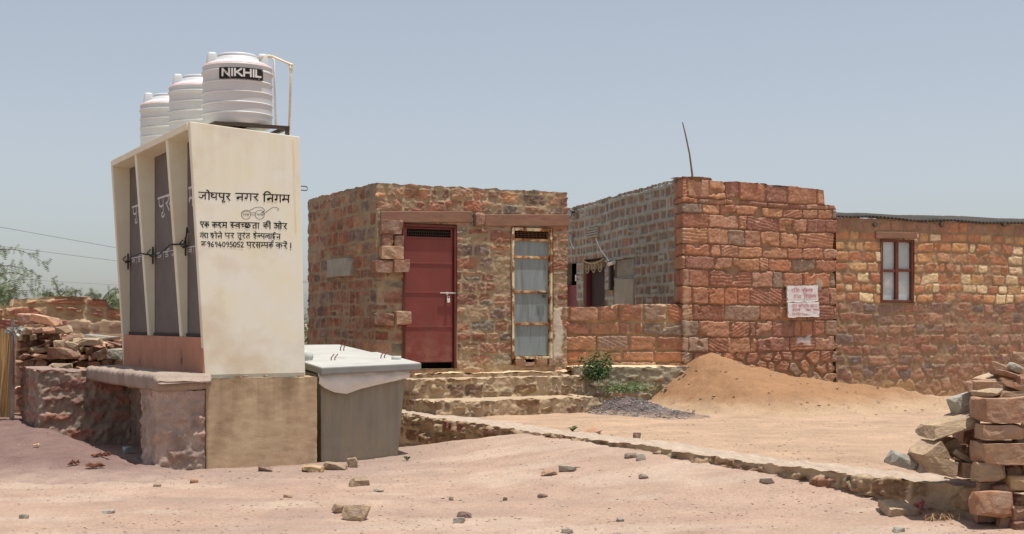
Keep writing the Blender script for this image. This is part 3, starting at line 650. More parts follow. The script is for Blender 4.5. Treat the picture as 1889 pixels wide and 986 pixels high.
# ------------------------------------------------------------------ courtyard house
HC = np.array((2.572, 20.9)); hF = Plane(HC, 60.0)
LF = 7.2; dl = np.array((math.sin(R(165.5)), math.cos(R(165.5)))); hL = Plane(HC-dl*LF, 165.5)
house = thing('courtyard_house', 'tall sandstone house with grey pointed side wall and white painted notice', 'house', (HC[0], HC[1], .3))
zr = lambda y: hF.uz(1262, y)[1]
ys = [752, 728, 704, 680, 651, 622, 591, 561, 528, 497, 472, 450, 420, 393, 374, 364]
hts = [zr(b)-zr(a) for a, b in zip(ys[:-1], ys[1:])]
big_pal = [W(166, 110, 84), W(160, 104, 80), W(170, 116, 88), W(154, 100, 80), W(164, 114, 92), W(140, 114, 100), W(174, 120, 90), W(148, 98, 84), W(152, 118, 102), W(168, 106, 76), W(162, 106, 84)]
f_sp = dict(heights=hts, zstart=zr(752), h=(.3, .01), l=(.44, .15), joint=.015, prot=.02, sz=.012, ripple=.22, chalk=.55, pal=big_pal, mortar=W(148, 114, 92), cj=.08, rough=.008, smear=.72, smear_amt=.8, edge=.006, ragged=.9, mrough=1.4, mortar_h=-.03, warp=.035, warp2=.014, cvar=.3, chip=.2, topnoise=.012, rubble_below=zr(652), rubble=dict(cell=.2, asp=1.25, joint=.03), tilt=.05, round=.5, dust=(.3, 1.2, W(168, 126, 92)))
HWID = 3.04
top = [(0, zr(326)), (.52, zr(325)), (.56, zr(331)), (.98, zr(330)), (1.0, zr(329)), (1.6, zr(330)), (1.64, zr(332)), (2.24, zr(331)), (2.28, zr(333)), (2.78, zr(335)), (2.80, zr(364)), (3.02, zr(363)), (3.04, zr(372))]
lp = hF.uz(1410, 470); 
masonry('wall', house, [HC-dl*.34, HC, HC+hF.d*HWID, HC+hF.d*HWID+np.array((-hF.d[1], hF.d[0]))*1.0], .1, [(0, zr(326))]+[(q+.34, r_) for q, r_ in top]+[(4.38, zr(372))], f_sp, M['masonry'], .35, [.0115, .0115, .06], 101, capcol=H(190, 140, 110),
        patches=[(3.0, 3.12, 2.0, 2.2, W(166, 154, 138), .8), (.36, .43, .9, 2.3, W(166, 142, 120), .5), (.34+hF.uz(1468, 634)[0], .34+hF.uz(1492, 634)[0], hF.uz(1480, 635)[1], hF.uz(1480, 622)[1], (.6, .58, .57), .8)])
l_sp = dict(h=(.165, .012), l=(.27, .07), joint=.048, prot=.006, mortar_h=.026, cj=.08, pal=[V(138, 118, 104), V(134, 112, 98), V(144, 122, 106), V(128, 114, 104), V(142, 108, 92), V(126, 110, 102)], mortar=V(146, 145, 135), rough=.014, smear=.72, smear_amt=.6, edge=.008, ragged=.8, mrough=.7, warp=.03, warp2=.01, cvar=.7, chip=.3, round=.5, topnoise=.02, split=.12)
d1 = [hL.uz(1079, 480), hL.uz(1118, 480)]; d2 = [hL.uz(1049, 486), hL.uz(1066, 486)]
g0 = hL.uz(1138, 514); g1 = hL.uz(1173, 476)
masonry('side_wall', house, [HC-dl*LF, HC-dl*.32], .3, 3.70, l_sp, M['masonry'], .35, .0155, 103,
        holes=[(d1[0][0], d1[1][0], .3, d1[0][1]), (d2[0][0]-.3, d2[1][0], .3, d2[0][1]), (g0[0], g1[0], g0[1], g1[1])], capcol=H(176, 140, 116))
mb = MB(); q = [HC-dl*LF, HC-dl*.3+hF.d*.3, HC+hF.d*(HWID-.1)-dl*.4, HC+hF.d*(HWID-.1)-dl*LF]
mb.hexa([(*p, 3.3) for p in q]+[(*p, 3.4) for p in q]); mb.build('roof', M['concrete'], house)
b = MB(); hL.box(b, d1[0][0]+.01, d1[1][0]-.01, .35, d1[0][1]-.01, -.16, -.10, .01); dd = b.build('door', M['dark_door'], house); tag(dd, 'dark maroon door under a beaded hanging')
b = MB(); 
for (a0, a1, q0, q1) in ((d1[0][0]+.002, d1[0][0]+.06, .35, d1[0][1]-.002), (d1[1][0]-.06, d1[1][0]-.002, .35, d1[0][1]-.002)): hL.box(b, a0, a1, q0, q1, -.095, -.01, .006)
b.build('door_frame', M['maroon'], house)
# beaded toran over the door
b = MB(); um = d1[0][0]; uw = d1[1][0]-d1[0][0]; zt = d1[0][1]-.02
pts = [hL.at(um+uw*k/12, zt-.07*math.sin(math.pi*k/12), .03) for k in range(13)]; b.tube(pts, .014, 6)
for j in range(3):
    for rr in (.06, .10):
        c = um+uw*(.2+.3*j); b.tube([hL.at(c+rr*1.25*math.cos(a), zt-.08-rr*1.5*abs(math.sin(a)), .03) for a in np.linspace(0, math.pi, 11)], .012, 5)
for k in range(15):
    uu = um+uw*(k+.5)/15; b.tube([hL.at(uu, zt-.03, .03), hL.at(uu, zt-.15-.03*(k % 2), .03)], .008, 5)
tag(b.build('toran_hanging', M['toran'], None, base=hL.at(um+uw/2, zt, .03)), 'pale beaded festoon hanging across the top of the dark doorway', 'door hanging')
b = MB(); hL.box(b, d2[0][0]-.3, d2[1][0]-.01, .35, d2[0][1]-.42, -.14, -.08, .01); md = b.build('door', M['maroon'], house); tag(md, 'maroon lower door with a small white paper tag')
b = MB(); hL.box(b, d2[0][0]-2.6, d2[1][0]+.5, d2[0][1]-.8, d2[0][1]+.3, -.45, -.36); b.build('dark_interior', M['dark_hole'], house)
b = MB(); uu, zz = hL.uz(1056, 513); hL.box(b, uu-.07, uu+.07, zz-.06, zz+.06, -.08, -.075); b.build('paper_tag', M['white_paint'], md)
# cement lattice and panel
b = MB(); gu0, gu1, gz0, gz1 = g0[0]+.004, g1[0]-.004, g0[1]+.004, g1[1]-.004; nx, nz_ = 11, 8
for i in range(nx+1): uu = gu0+(gu1-gu0-.03)*i/nx; hL.box(b, uu, uu+.03+.012, gz0, gz1, -.05, .0)
for j in range(nz_+1): zz = gz0+(gz1-gz0-.03)*j/nz_; hL.box(b, gu0+.001, gu1-.001, zz, zz+.028, -.045, .003)
b.build('cement_lattice', M['lattice'], house)
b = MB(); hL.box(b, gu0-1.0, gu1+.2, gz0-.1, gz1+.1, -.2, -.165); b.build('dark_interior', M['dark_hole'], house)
b = MB(); hL.pbox(b, 1138, 515, 1173, 572, .0, .045, .006); b.build('cement_panel', M['cement_panel'], house)
def vent(x0, y0, x1, y1):
    a = hL.uz(x0, y1); c = hL.uz(x1, y0); b = MB(); n = 5
    hL.box(b, a[0], c[0], a[1], c[1], .0, .032)
    for i in range(n+1): uu = a[0]+(c[0]-a[0]-.03)*i/n; hL.box(b, uu, uu+.035, a[1]+.001, c[1]-.001, .033, .055)
    for i in range(4): zz = a[1]+(c[1]-a[1]-.03)*i/3; hL.box(b, a[0]+.002, c[0]-.002, zz, zz+.03, .034, .057)
    o = b.build('vent_grille', M['lattice'], house); return o
vent(1088, 419, 1108, 440); vent(1051, 432, 1060, 448)
# lamp tube, flood lamp, cable
b = MB(); p0 = hL.uz(1134, 488); b.tube([hL.at(p0[0], p0[1], .1), hL.at(p0[0]+.36, p0[1]+.02, .13)], [.035, .03], 10); o = b.build('tube_lamp', M['tube_white'], None, smooth=True, base=hL.at(p0[0], p0[1], .08))
tag(o, 'short white lamp tube fixed beside the cement lattice', 'lamp')
b2 = MB(); hL.box(b2, p0[0]-.08, p0[0]+.02, p0[1]-.45, p0[1]+.06, .03, .09, .01); b2.build('bracket', M['bolt'], o)
p0 = hL.uz(1062, 393); fl = thing('flood_lamp', 'small dark flood lamp high on the grey pointed side wall', 'lamp', hL.at(p0[0], p0[1], .05))
b = MB(); b.tube([hL.at(p0[0]-.10, p0[1], .16), hL.at(p0[0]+.22, p0[1]-.04, .24)], [.09, .10], 12); b.build('lamp_housing', M['bolt'], fl)
b = MB(); b.tube([hL.at(p0[0]+.221, p0[1]-.04, .241), hL.at(p0[0]+.25, p0[1]-.044, .248)], .085, 12); b.build('lamp_glass', M['pane'], fl)
b = MB(); b.tube([hL.at(p0[0], p0[1]+.02, .03), hL.at(p0[0], p0[1]+.02, .15)], .03, 6); b.build('bracket', M['bolt'], fl)
b = MB(); cb = [hL.uz(*p) for p in ((1106, 440), (1109, 448), (1112, 456), (1120, 468), (1128, 478), (1132, 486))]
b.tube([hL.at(u, z, .07) for u, z in cb], .009, 6); tag(b.build('lamp_cable', M['white_pipe'], None, base=hL.at(*cb[0], .07)), 'white cable looping from the vent grille down to the lamp tube', 'cable')
b = MB(); cb = [hL.uz(*p) for p in ((1058, 440), (1061, 452), (1066, 460))]
b.tube([hL.at(u, z, .07) for u, z in cb], .009, 6); tag(b.build('dangling_cable', M['white_pipe'], None, base=hL.at(*cb[0], .07)), 'short loose cable hanging below the farther vent grille', 'cable')
# rod on the roof corner
p = at(1277, 330, 21.2); b = MB(); b.tube([p+Vector((0, 0, -.3)), at(1277, 322, 21.2), at(1272, 284, 21.2), at(1264, 246, 21.2), at(1259, 226, 21.2)], [.016, .016, .013, .011, .008], 8)
tag(b.build('roof_rod', M['rod'], None, base=p), 'thin leaning rod standing up from the house corner', 'rod')

# ------------------------------------------------------------------ low yard wall and its ledge between the hut and the house
yw = thing('yard_wall', 'low wall of big red sandstone blocks between hut and house', 'wall', (1.7, 20.75, .6))
y0 = hp_(HW, .12); y1 = HC+np.array((.03, .02)); yd = (y1-y0)/np.linalg.norm(y1-y0); ywL = float(np.linalg.norm(y1-y0)); ywP = Plane(y0, math.degrees(math.atan2(yd[0], yd[1])))
yz = lambda y: ywP.uz(1160, y)[1]
y_sp = dict(f_sp, heights=[yz(668)-yz(705), yz(648)-yz(668), yz(620)-yz(648), yz(596)-yz(620), yz(560)-yz(596)], zstart=yz(705), l=(.5, .12), joint=.03, mortar=W(176, 142, 108), prot=.025, smear=.6); y_sp.pop('rubble_below')
masonry('blockwork', yw, [y0, y1], .3, [(0, yz(570)), (.1, yz(567)), (.72, yz(566)), (.74, yz(572)), (.8, yz(563)), (1.5, yz(561)), (1.72, yz(562)), (ywL, yz(574))], y_sp, M['masonry'], .3, .014, 111, capcol=H(206, 170, 138))
led = ywP.n
lz = .86
lp0 = y0+led*.5+yd*.1; lp1 = y1+led*.42+yd*.2
l_sp2 = dict(rub_sp, mortar=W(154, 138, 116), smear=.45)
ledge = masonry('ledge', yw, [y0+led*.02+yd*.1, lp0, lp1], .2, lz, l_sp2, M['masonry'], .2, .016, 113, capcol=H(196, 168, 138))
sheet('ledge_top', ledge, [(*(lp0+led*-.03), lz-.005), (*(lp1+led*-.03), lz-.005), (*(y1+led*0), lz+.01), (*(y0+led*0), lz+.01)], M['cement'], V(198, 168, 136), 50, .02, 114)

# ------------------------------------------------------------------ long building with the corrugated roof
RO = HC+hF.d*HWID+np.array((.05, .14)); rF = Plane(RO, 68.0); RW = 7.0
lb = thing('long_building', 'long orange and red sandstone building under a corrugated sheet roof', 'building', (RO[0], RO[1], .3))
zq = lambda y: rF.uz(1640, y)[1]
win = [rF.uz(1624, 441), rF.uz(1685, 441)]; wz0 = rF.uz(1655, 559)[1]; wz1 = win[0][1]
up_pal = [W(184, 124, 84), W(188, 130, 86), W(178, 116, 78), W(192, 138, 90), W(172, 110, 78), W(182, 132, 98), W(190, 142, 96), W(170, 108, 80)]
lo_pal = [W(154, 108, 88), W(148, 102, 84), W(160, 114, 94), W(144, 104, 90), W(152, 112, 96), W(136, 104, 94), W(156, 104, 84), W(124, 102, 98)]
def r_pal(z, rng):
    m = zq(563)+rng.uniform(-.03, .03)
    if z > zq(432): p = lo_pal[:5]+up_pal[4:5]
    elif z > m: p = up_pal+([W(214, 180, 140)]*2)
    elif z > zq(690): p = lo_pal
    else: p = lo_pal[:4]+[W(170, 126, 88), W(160, 118, 84)]
    return p[rng.randrange(len(p))]
r_sp = dict(h=(.175, .012), l=(.25, .07), joint=.028, prot=.013, pal=r_pal, cj=.08, mortar=W(142, 114, 90), rough=.008, smear=.64, smear_amt=.7, edge=.010, ragged=1.0, mrough=1.2, warp=.035, warp2=.014, cvar=.32, chip=.2, round=1.0, rubble_below=zq(682), rubble=dict(cell=.22, asp=1.1, joint=.03), dust=(.25, .75, W(172, 128, 90)), tilt=.06)
masonry('wall', lb, [RO, RO+rF.d*RW], .1, zq(405), r_sp, M['masonry'], .3, .0145, 121, holes=[(win[0][0], win[1][0], wz0, wz1)], capcol=H(110, 84, 70))
# corrugated roof sheet
nw = 520; uu = np.linspace(-.05, RW+.1, nw); rows = []
zt = zq(406)+.012
ed = .05*(fbm(uu*1.3, uu*0, 131, 3)-.5)+.02*np.maximum(0, np.sin(uu*2.1))
for (o, dz) in ((.055, 0), (-.3, .05), (-2.5, .3)):
    zz = zt+dz+.018*np.sin(uu*2*math.pi/.075)+ed
    pp = RO+np.outer(uu, rF.d)+rF.n*o; rows.append(np.concatenate([pp, zz[:, None]], 1))
v = np.concatenate(rows); v2 = v.copy(); v2[:, 2] -= .006
i = np.arange(3*nw).reshape(3, nw); f = np.stack([i[:-1, :-1], i[:-1, 1:], i[1:, 1:], i[1:, :-1]], -1).reshape(-1, 4)
e = np.stack([i[0, :-1], i[0, 1:], i[0, 1:]+3*nw, i[0, :-1]+3*nw], -1)
mesh_np('roof', np.concatenate([v, v2]), np.concatenate([f, f+3*nw, e]), M['zinc'], lb, None, False)
for px in (1612, 1735, 1850):
    u, z = rF.uz(px, 412); b = MB(); b.tube([rF.at(u, z-.02, -.3), rF.at(u, z-.03, .06)], .04, 8); b.build('roof_pole', M['bark'], lb)
b = MB(); rF.pbox(b, 1614, 428, 1690, 441, -.1, .035, .012); b.build('lintel', M['lintel'], lb)
wd = MB(); a0, a1 = win[0][0], win[1][0]; t = .05
for (x0, x1, q0, q1) in ((a0, a0+t, wz0, wz1), (a1-t, a1, wz0, wz1), (a0+t, a1-t, wz1-t, wz1), (a0+t, a1-t, wz0, wz0+t)): rF.box(wd, x0+.003, x1-.003, q0+.003, q1-.003, -.09, .012, .005)
um = a0+(a1-a0)*.5; zm = rF.uz(1655, 500)[1]
rF.box(wd, um-.03, um+.03, wz0+t, wz1-t, -.07, .005, .004); rF.box(wd, a0+t, um-.031, zm-.02, zm+.02, -.065, .0, .004); rF.box(wd, um+.031, a1-t, zm-.02+.01, zm+.035, -.066, -.001, .004)
wf = wd.build('window', M['window_frame'], lb); tag(wf, 'brown framed window with four frosted panes')
b = MB()
for (x0, x1, q0, q1) in ((a0+t, um-.03, wz0+t, zm-.02), (a0+t, um-.03, zm+.02, wz1-t), (um+.03, a1-t, wz0+t, zm-.01), (um+.03, a1-t, zm+.035, wz1-t)): rF.box(b, x0+.001, x1-.001, q0+.001, q1-.001, -.055, -.045)
b.build('pane', M['pane'], wf)

# ------------------------------------------------------------------ old wall at the far left
OO = np.array((-7.37-.887*2.5, 20.0-.462*2.5)); oP = Plane(OO, AX); OW = 6.6
oz = lambda y: oP.uz(110, y)[1]
us = lambda px: oP.uz(px, 560)[0]
o_sp = dict(f_sp, heights=[.3]*3+[oz(615)-(.15+.9)]+[oz(588)-oz(615), oz(567)-oz(588), .13], zstart=.15, l=(.62, .16), joint=.04, mortar=W(172, 144, 112), prot=.02, smear=.58, pal=[W(144, 88, 70), W(150, 94, 72), W(136, 84, 72), W(156, 100, 76)], topnoise=.015); o_sp.pop('rubble_below')
ow = masonry('old_wall', None, [OO, OO+oP.d*OW], .1, [(0, oz(567)), (us(24), oz(566)), (us(26), oz(553)), (us(70), oz(552)), (us(80), oz(549)), (us(110), oz(548)), (us(130), oz(546)), (us(165), oz(547)), (us(168), oz(552)), (us(195), oz(553)), (us(201), oz(568)), (us(201)+.1, oz(570)), (OW, oz(571))], o_sp, M['masonry'], .35, .017, 141, capcol=H(190, 150, 118), base=(OO[0], OO[1], .2), patches=[(us(125), us(260), oz(640), oz(592), W(166, 134, 112), .7)])
tag(ow, 'old red block wall in the distance behind the left stone heap', 'wall')
# ------------------------------------------------------------------ toilet block with water tanks
TO = np.array((-3.09, 14.0)); TL = 3.86
tF = Plane(TO, AX)                                             # end panel, facing the lane
tb = thing('toilet_block', 'cream prefabricated toilet block with dark doors and black painted lettering', 'toilet block', (*(TO+dA*.5+dB*1.9), .95))
def T(a, b_, z): p = TO+dA*a+dB*b_; return Vector((p[0], p[1], z))
ZB = .955; ZTL, ZTR = 3.525, 3.442; AR = 1.055; AO = -.157
def ztop(a): return ZTL+(ZTR-ZTL)*(a-AO)/(AR-AO)
def fin(name, b0, b1, a1, mat, zb=ZB, parent=tb, bev=.008, zcut=0):
    """upright partition whose outer edge leans outwards towards the top"""
    def zt(a): return ztop(a)-zcut
    m = MB(); m.hexa([T(0.0, b0, zb), T(a1, b0, zb), T(a1, b1, zb), T(0.0, b1, zb), T(AO, b0, zt(AO)), T(a1-.06*(a1 > .9), b0, zt(a1)), T(a1-.06*(a1 > .9), b1, zt(a1)), T(AO, b1, zt(AO))], bev)
    return m.build(name, mat, parent)
ep = fin('end_panel', 0, .085, AR, M['cream'])
AD = .06                                                       # door plane
fins = [(.94, 1.04), (2.44, 2.54), (TL-.09, TL)]
for i, (b0, b1) in enumerate(fins): fin('partition', b0, b1, (AD+.03 if i < 2 else AR), M['cream_side'], ZB+.40 if i < 2 else ZB, zcut=.004)
m = MB(); m.hexa([T(AO-.012, .087, ZTL-.075), T(AR-.055, .087, ZTR-.075), T(AR-.055, TL-.092, ZTR-.075), T(AO-.012, TL-.092, ZTL-.075), T(AO-.012, .087, ZTL-.001), T(AR-.055, .087, ZTR-.006), T(AR-.055, TL-.092, ZTR-.006), T(AO-.012, TL-.092, ZTL-.001)], .006); m.build('roof', M['cream_side'], tb)
m = MB(); m.hexa([T(AR-.14, .09, ZB), T(AR-.07, .09, ZB), T(AR-.07, TL-.1, ZB), T(AR-.14, TL-.1, ZB), T(AR-.14, .09, ZTR-.08), T(AR-.07, .09, ZTR-.08), T(AR-.07, TL-.1, ZTR-.08), T(AR-.14, TL-.1, ZTR-.08)]); m.build('back_wall', M['cream_side'], tb)
m = MB(); m.hexa([T(-.018, .004, ZB-.02), T(AD+.1, .087, ZB-.02), T(AD+.1, TL-.095, ZB-.02), T(-.018, TL-.095, ZB-.02), T(-.018, .006, ZB+.405), T(AD+.1, .087, ZB+.395), T(AD+.1, TL-.095, ZB+.395), T(-.018, TL-.095, ZB+.405)], .005); m.build('tiled_base', M['terracotta'], tb)
stalls = [(.088, .938), (1.042, 2.438), (2.542, TL-.094)]
doors = []
for (b0, b1) in stalls:
    m = MB(); m.hexa([T(AD, b0, ZB+.41), T(AD+.04, b0, ZB+.41), T(AD+.04, b1, ZB+.41), T(AD, b1, ZB+.41), T(AD, b0, ZTL-.09), T(AD+.04, b0, ZTL-.09), T(AD+.04, b1, ZTL-.09), T(AD, b1, ZTL-.09)])
    doors.append(m.build('door', M['door_brown'], tb))
    m = MB(); m.hexa([T(AD-.015, b0+.002, ZB+.408), T(AD-.001, b0+.002, ZB+.408), T(AD-.001, b1-.002, ZB+.408), T(AD-.015, b1-.002, ZB+.408), T(AD-.015, b0+.002, ZB+.44), T(AD-.001, b0+.002, ZB+.44), T(AD-.001, b1-.002, ZB+.44), T(AD-.015, b1-.002, ZB+.44)]); m.build('bottom_rail', M['angle_iron'], doors[-1])
# cable tied from latch to latch
m = MB(); zc = 1.5+(597-462)/FPX*15.0
def latch(b_, z): 
    m.tube([T(AD-.03, b_, z-.1), T(AD-.03, b_, z+.1)], .010, 6); m.tube([T(AD-.03, b_-.05, z), T(AD-.04, b_+.06, z)], .014, 6); m.tube([T(AD-.05, b_, z-.02), T(AD-.09, b_+.02, z+.03), T(AD-.05, b_+.03, z+.07)], .006, 5)
for b_, z in ((.93, zc+.03), (2.43, zc), (TL-.1, zc-.02)): latch(b_-.03, z)
m.tube([T(AD-.05, TL-.1, zc-.02), T(-.07, 3.2, zc+.0), T(-.10, 2.54, zc+.02), T(-.10, 2.44, zc+.02), T(AD-.05, 2.36, zc)], .008, 6)
m.tube([T(AD-.05, 2.40, zc-.01), T(-.06, 1.7, zc-.02), T(-.105, 1.04, zc+.05), T(-.105, .94, zc+.05), T(AD-.06, .86, zc+.05), T(AD-.05, .80, zc+.12), T(AD-.05, .76, zc+.22), T(AD-.05, .72, zc+.17)], .009, 6)
m.build('latch_cable', M['wire'], tb)
m = MB(); hk = tF.uz(560, 347)
m.tube([tF.at(AR-.05, hk[1]+.02, -.04), tF.at(AR+.02, hk[1]+.02, -.04), tF.at(AR+.035, hk[1]+.01, -.04), tF.at(AR+.035, hk[1]-.015, -.04), tF.at(AR+.02, hk[1]-.022, -.04), tF.at(AR-.05, hk[1]-.02, -.04)], .006, 6); m.build('hook', M['bolt'], tb)
# thin rust run down the right edge of the panel
m = MB(); q0 = tF.uz(541, 258); q1 = tF.uz(546, 430); m.hexa([tF.at(q1[0]-.008, q1[1], .0015), tF.at(q1[0]+.006, q1[1], .0015), tF.at(q1[0]+.006, q1[1], -.01), tF.at(q1[0]-.008, q1[1], -.01), tF.at(q0[0]-.012, q0[1], .0015), tF.at(q0[0]+.008, q0[1], .0015), tF.at(q0[0]+.008, q0[1], -.01), tF.at(q0[0]-.012, q0[1], -.01)]); m.build('rust_run', M['stain'], ep)

m = MB(); m.hexa([tF.at(.02, ZB-.01, .0025), tF.at(AR-.01, ZB-.01, .0025), tF.at(AR-.01, ZB-.01, -.02), tF.at(.02, ZB-.01, -.02), tF.at(.018, ZB+.028, .0025), tF.at(AR-.01, ZB+.034, .0025), tF.at(AR-.01, ZB+.034, -.02), tF.at(.018, ZB+.028, -.02)]); m.build('foot_strip', M['cement_panel'], ep)
# lettering: hand painted strokes. Glyphs on a unit frame, y 0 = foot, y 1 = head line
G = {}
def g(k, w_, *st): G[k] = (w_, st)
S = lambda *p: p
g('na', .8, S((.62, 1), (.62, 0)), S((.62, .46), (.3, .46), (.14, .4), (.15, .25), (.27, .27), (.27, .42)))
g('ga', .8, S((.27, 1), (.27, .4), (.2, .26), (.08, .3), (.13, .42)), S((.62, 1), (.62, 0)))
g('ma', .85, S((.66, 1), (.66, 0)), S((.22, 1), (.22, .45), (.14, .28), (.06, .36), (.2, .46), (.66, .42)))
g('ra', .6, S((.18, 1), (.36, .92), (.4, .74), (.3, .58), (.1, .52)), S((.16, .52), (.48, .0)))
g('pa', .8, S((.14, 1), (.14, .62), (.24, .45), (.42, .42), (.6, .48)), S((.6, 1), (.6, 0)))
g('dha', .85, S((.16, .98), (.06, .86), (.16, .74), (.32, .76), (.16, .66), (.08, .5), (.2, .36), (.42, .36), (.62, .46)), S((.62, 1), (.62, 0)))
g('ja', 1.0, S((.72, 1), (.72, 0)), S((.72, .56), (.42, .56), (.46, .34), (.3, .18), (.02, .34)))
g('ka', 1.0, S((.5, 1), (.5, 0)), S((.5, .6), (.34, .7), (.14, .58), (.16, .38), (.32, .36), (.5, .5)), S((.5, .6), (.7, .7), (.84, .55), (.78, .3)))
g('da', .7, S((.34, 1), (.34, .8), (.14, .74), (.08, .52), (.24, .38), (.38, .48), (.3, .36), (.5, .02)))
g('e', .8, S((.14, 1), (.14, .66), (.24, .52), (.46, .54), (.6, .7), (.6, 1)), S((.34, .5), (.56, .0)))
g('sa', .95, S((.14, 1), (.32, .92), (.34, .74), (.24, .58), (.06, .52)), S((.14, .52), (.4, .04)), S((.2, .5), (.72, .5)), S((.72, 1), (.72, 0)))
g('s_', .62, S((.14, 1), (.32, .92), (.34, .74), (.24, .58), (.06, .52)), S((.14, .52), (.4, .04)), S((.2, .5), (.62, .46)))
g('va', .8, S((.6, 1), (.6, 0)), S((.6, .62), (.38, .7), (.14, .54), (.2, .34), (.42, .36), (.6, .52)))
g('ba', .8, S((.6, 1), (.6, 0)), S((.6, .62), (.38, .7), (.14, .54), (.2, .34), (.42, .36), (.6, .52)), S((.2, .62), (.5, .4)))
g('c_', .5, S((.04, .7), (.46, .72)), S((.4, .72), (.2, .56), (.18, .38), (.34, .32), (.54, .42)))
g('ca', .85, S((.06, .72), (.46, .72)), S((.4, .72), (.22, .56), (.2, .38), (.4, .32), (.64, .44)), S((.64, 1), (.64, 0)))
g('cha', .95, S((.1, .82), (.3, .74), (.14, .6), (.12, .4), (.34, .32), (.44, .5), (.6, .66), (.74, .5), (.64, .26), (.36, .1), (.14, .18)), S((.5, 1), (.5, .66)))
g('ta', .75, S((.56, 1), (.56, 0)), S((.56, .62), (.3, .6), (.16, .44), (.2, .22), (.32, .04)))
g('o_', 1.25, S((.08, .84), (.26, .92), (.36, .76), (.2, .6)), S((.2, .6), (.4, .5), (.4, .26), (.2, .14), (.04, .3)), S((.3, .56), (.68, .56)), S((.68, 1), (.68, 0)), S((.94, 1), (.94, 0)), S((.94, 1), (.84, 1.26), (.66, 1.34)))
g('ha', .78, S((.36, 1), (.36, .86), (.14, .8), (.14, .62), (.4, .66), (.54, .52), (.42, .36), (.22, .3), (.3, .12), (.5, .0)))
g('la', .95, S((.74, 1), (.74, 0)), S((.08, .28), (.08, .56), (.24, .7), (.36, .5), (.36, .3)), S((.36, .5), (.5, .66), (.74, .6)))
g('l_', .6, S((.08, .28), (.08, .56), (.24, .7), (.36, .5), (.36, .3)), S((.36, .5), (.5, .66), (.62, .6)))
g('m_', .55, S((.22, 1), (.22, .45), (.14, .28), (.06, .36), (.2, .46), (.58, .42)))
g('ii_', .78, S((.36, 1), (.36, .86), (.14, .76), (.2, .58), (.44, .52), (.44, .34), (.18, .3), (.3, .1), (.5, .0)), S((.36, 1), (.3, 1.2), (.46, 1.34), (.6, 1.24)))
g('ssa', .8, S((.14, 1), (.14, .62), (.24, .45), (.42, .42), (.6, .48)), S((.6, 1), (.6, 0)), S((.14, .8), (.58, .56)))
g('bha', .85, S((.66, 1), (.66, 0)), S((.06, .9), (.2, .98), (.24, .8), (.22, .45), (.14, .3), (.06, .38), (.2, .46), (.66, .44)))
g('dda', .7, S((.34, 1), (.34, .84), (.12, .76), (.16, .58), (.42, .56), (.46, .34), (.2, .24), (.08, .36)))
g('tta', .7, S((.34, 1), (.34, .84), (.14, .7), (.12, .42), (.3, .24), (.5, .34)))
g('dya', .95, S((.3, 1), (.3, .84), (.12, .76), (.1, .54), (.26, .44), (.3, .2), (.5, .14)), S((.3, .5), (.5, .5), (.74, .5)), S((.74, 1), (.74, 0)))
g('ya', .85, S((.62, 1), (.62, 0)), S((.12, .9), (.28, .84), (.14, .6), (.24, .42), (.44, .42), (.62, .52)))
g('pra', .8, S((.14, 1), (.14, .62), (.24, .45), (.42, .42), (.6, .48)), S((.6, 1), (.6, 0)), S((.56, .3), (.28, .1)))
g('u_', .7, S((.34, 1), (.34, .86), (.14, .76), (.4, .66), (.44, .44), (.22, .3), (.06, .42)))
g('aa', .32, S((.14, 1), (.14, 0)))
g('ii', .32, S((.14, 1), (.14, 0)), S((.14, 1), (.08, 1.26), (-.14, 1.36), (-.36, 1.24), (-.4, 1)))
g('i', .34, S((.14, 1), (.14, 0)), S((.14, 1), (.2, 1.28), (.44, 1.38), (.66, 1.26), (.78, 1.0)))
g('o', .32, S((.14, 1), (.14, 0)), S((.14, 1), (.06, 1.26), (-.12, 1.36)))
g('au', .32, S((.14, 1), (.14, 0)), S((.14, 1), (.06, 1.22), (-.06, 1.3)), S((.16, 1.02), (.16, 1.28), (.02, 1.42)))
g('ee', 0, S((-.2, 1), (-.28, 1.24), (-.48, 1.34)))
g('u', 0, S((-.2, .02), (-.36, -.1), (-.3, -.28), (-.12, -.26), (-.04, -.12)))
g('um', 0, S((-.12, .36), (.02, .5), (.14, .4), (.1, .22), (-.02, .14)))
g('an', 0, S((-.24, 1.22), (-.18, 1.26)))
g('rr', 0, S((-.28, 1), (-.36, 1.2), (-.2, 1.36), (-.06, 1.26)))
g('0', .62, S((.3, .95), (.12, .8), (.08, .45), (.2, .08), (.38, .08), (.5, .45), (.46, .8), (.3, .95)))
g('2', .62, S((.1, .76), (.22, .94), (.42, .9), (.46, .68), (.1, .06)), S((.08, .05), (.54, .05)))
g('4', .66, S((.34, .95), (.06, .32)), S((.06, .32), (.56, .32)), S((.42, .6), (.42, 0)))
g('5', .62, S((.5, .93), (.16, .93)), S((.16, .93), (.12, .54)), S((.12, .54), (.34, .6), (.5, .4), (.42, .1), (.22, .03), (.08, .14)))
g('6', .62, S((.42, .95), (.2, .72), (.1, .34), (.2, .06), (.4, .08), (.48, .3), (.36, .46), (.14, .34)))
g('9', .62, S((.48, .66), (.3, .54), (.12, .68), (.2, .92), (.4, .92), (.48, .68), (.44, .3), (.3, .02)))
g('.', .3, S((.1, .3), (.16, .32)))
g('!', .3, S((.14, 1.0), (.14, .3)), S((.14, .08), (.15, .02)))
DIG = set('024569.!')
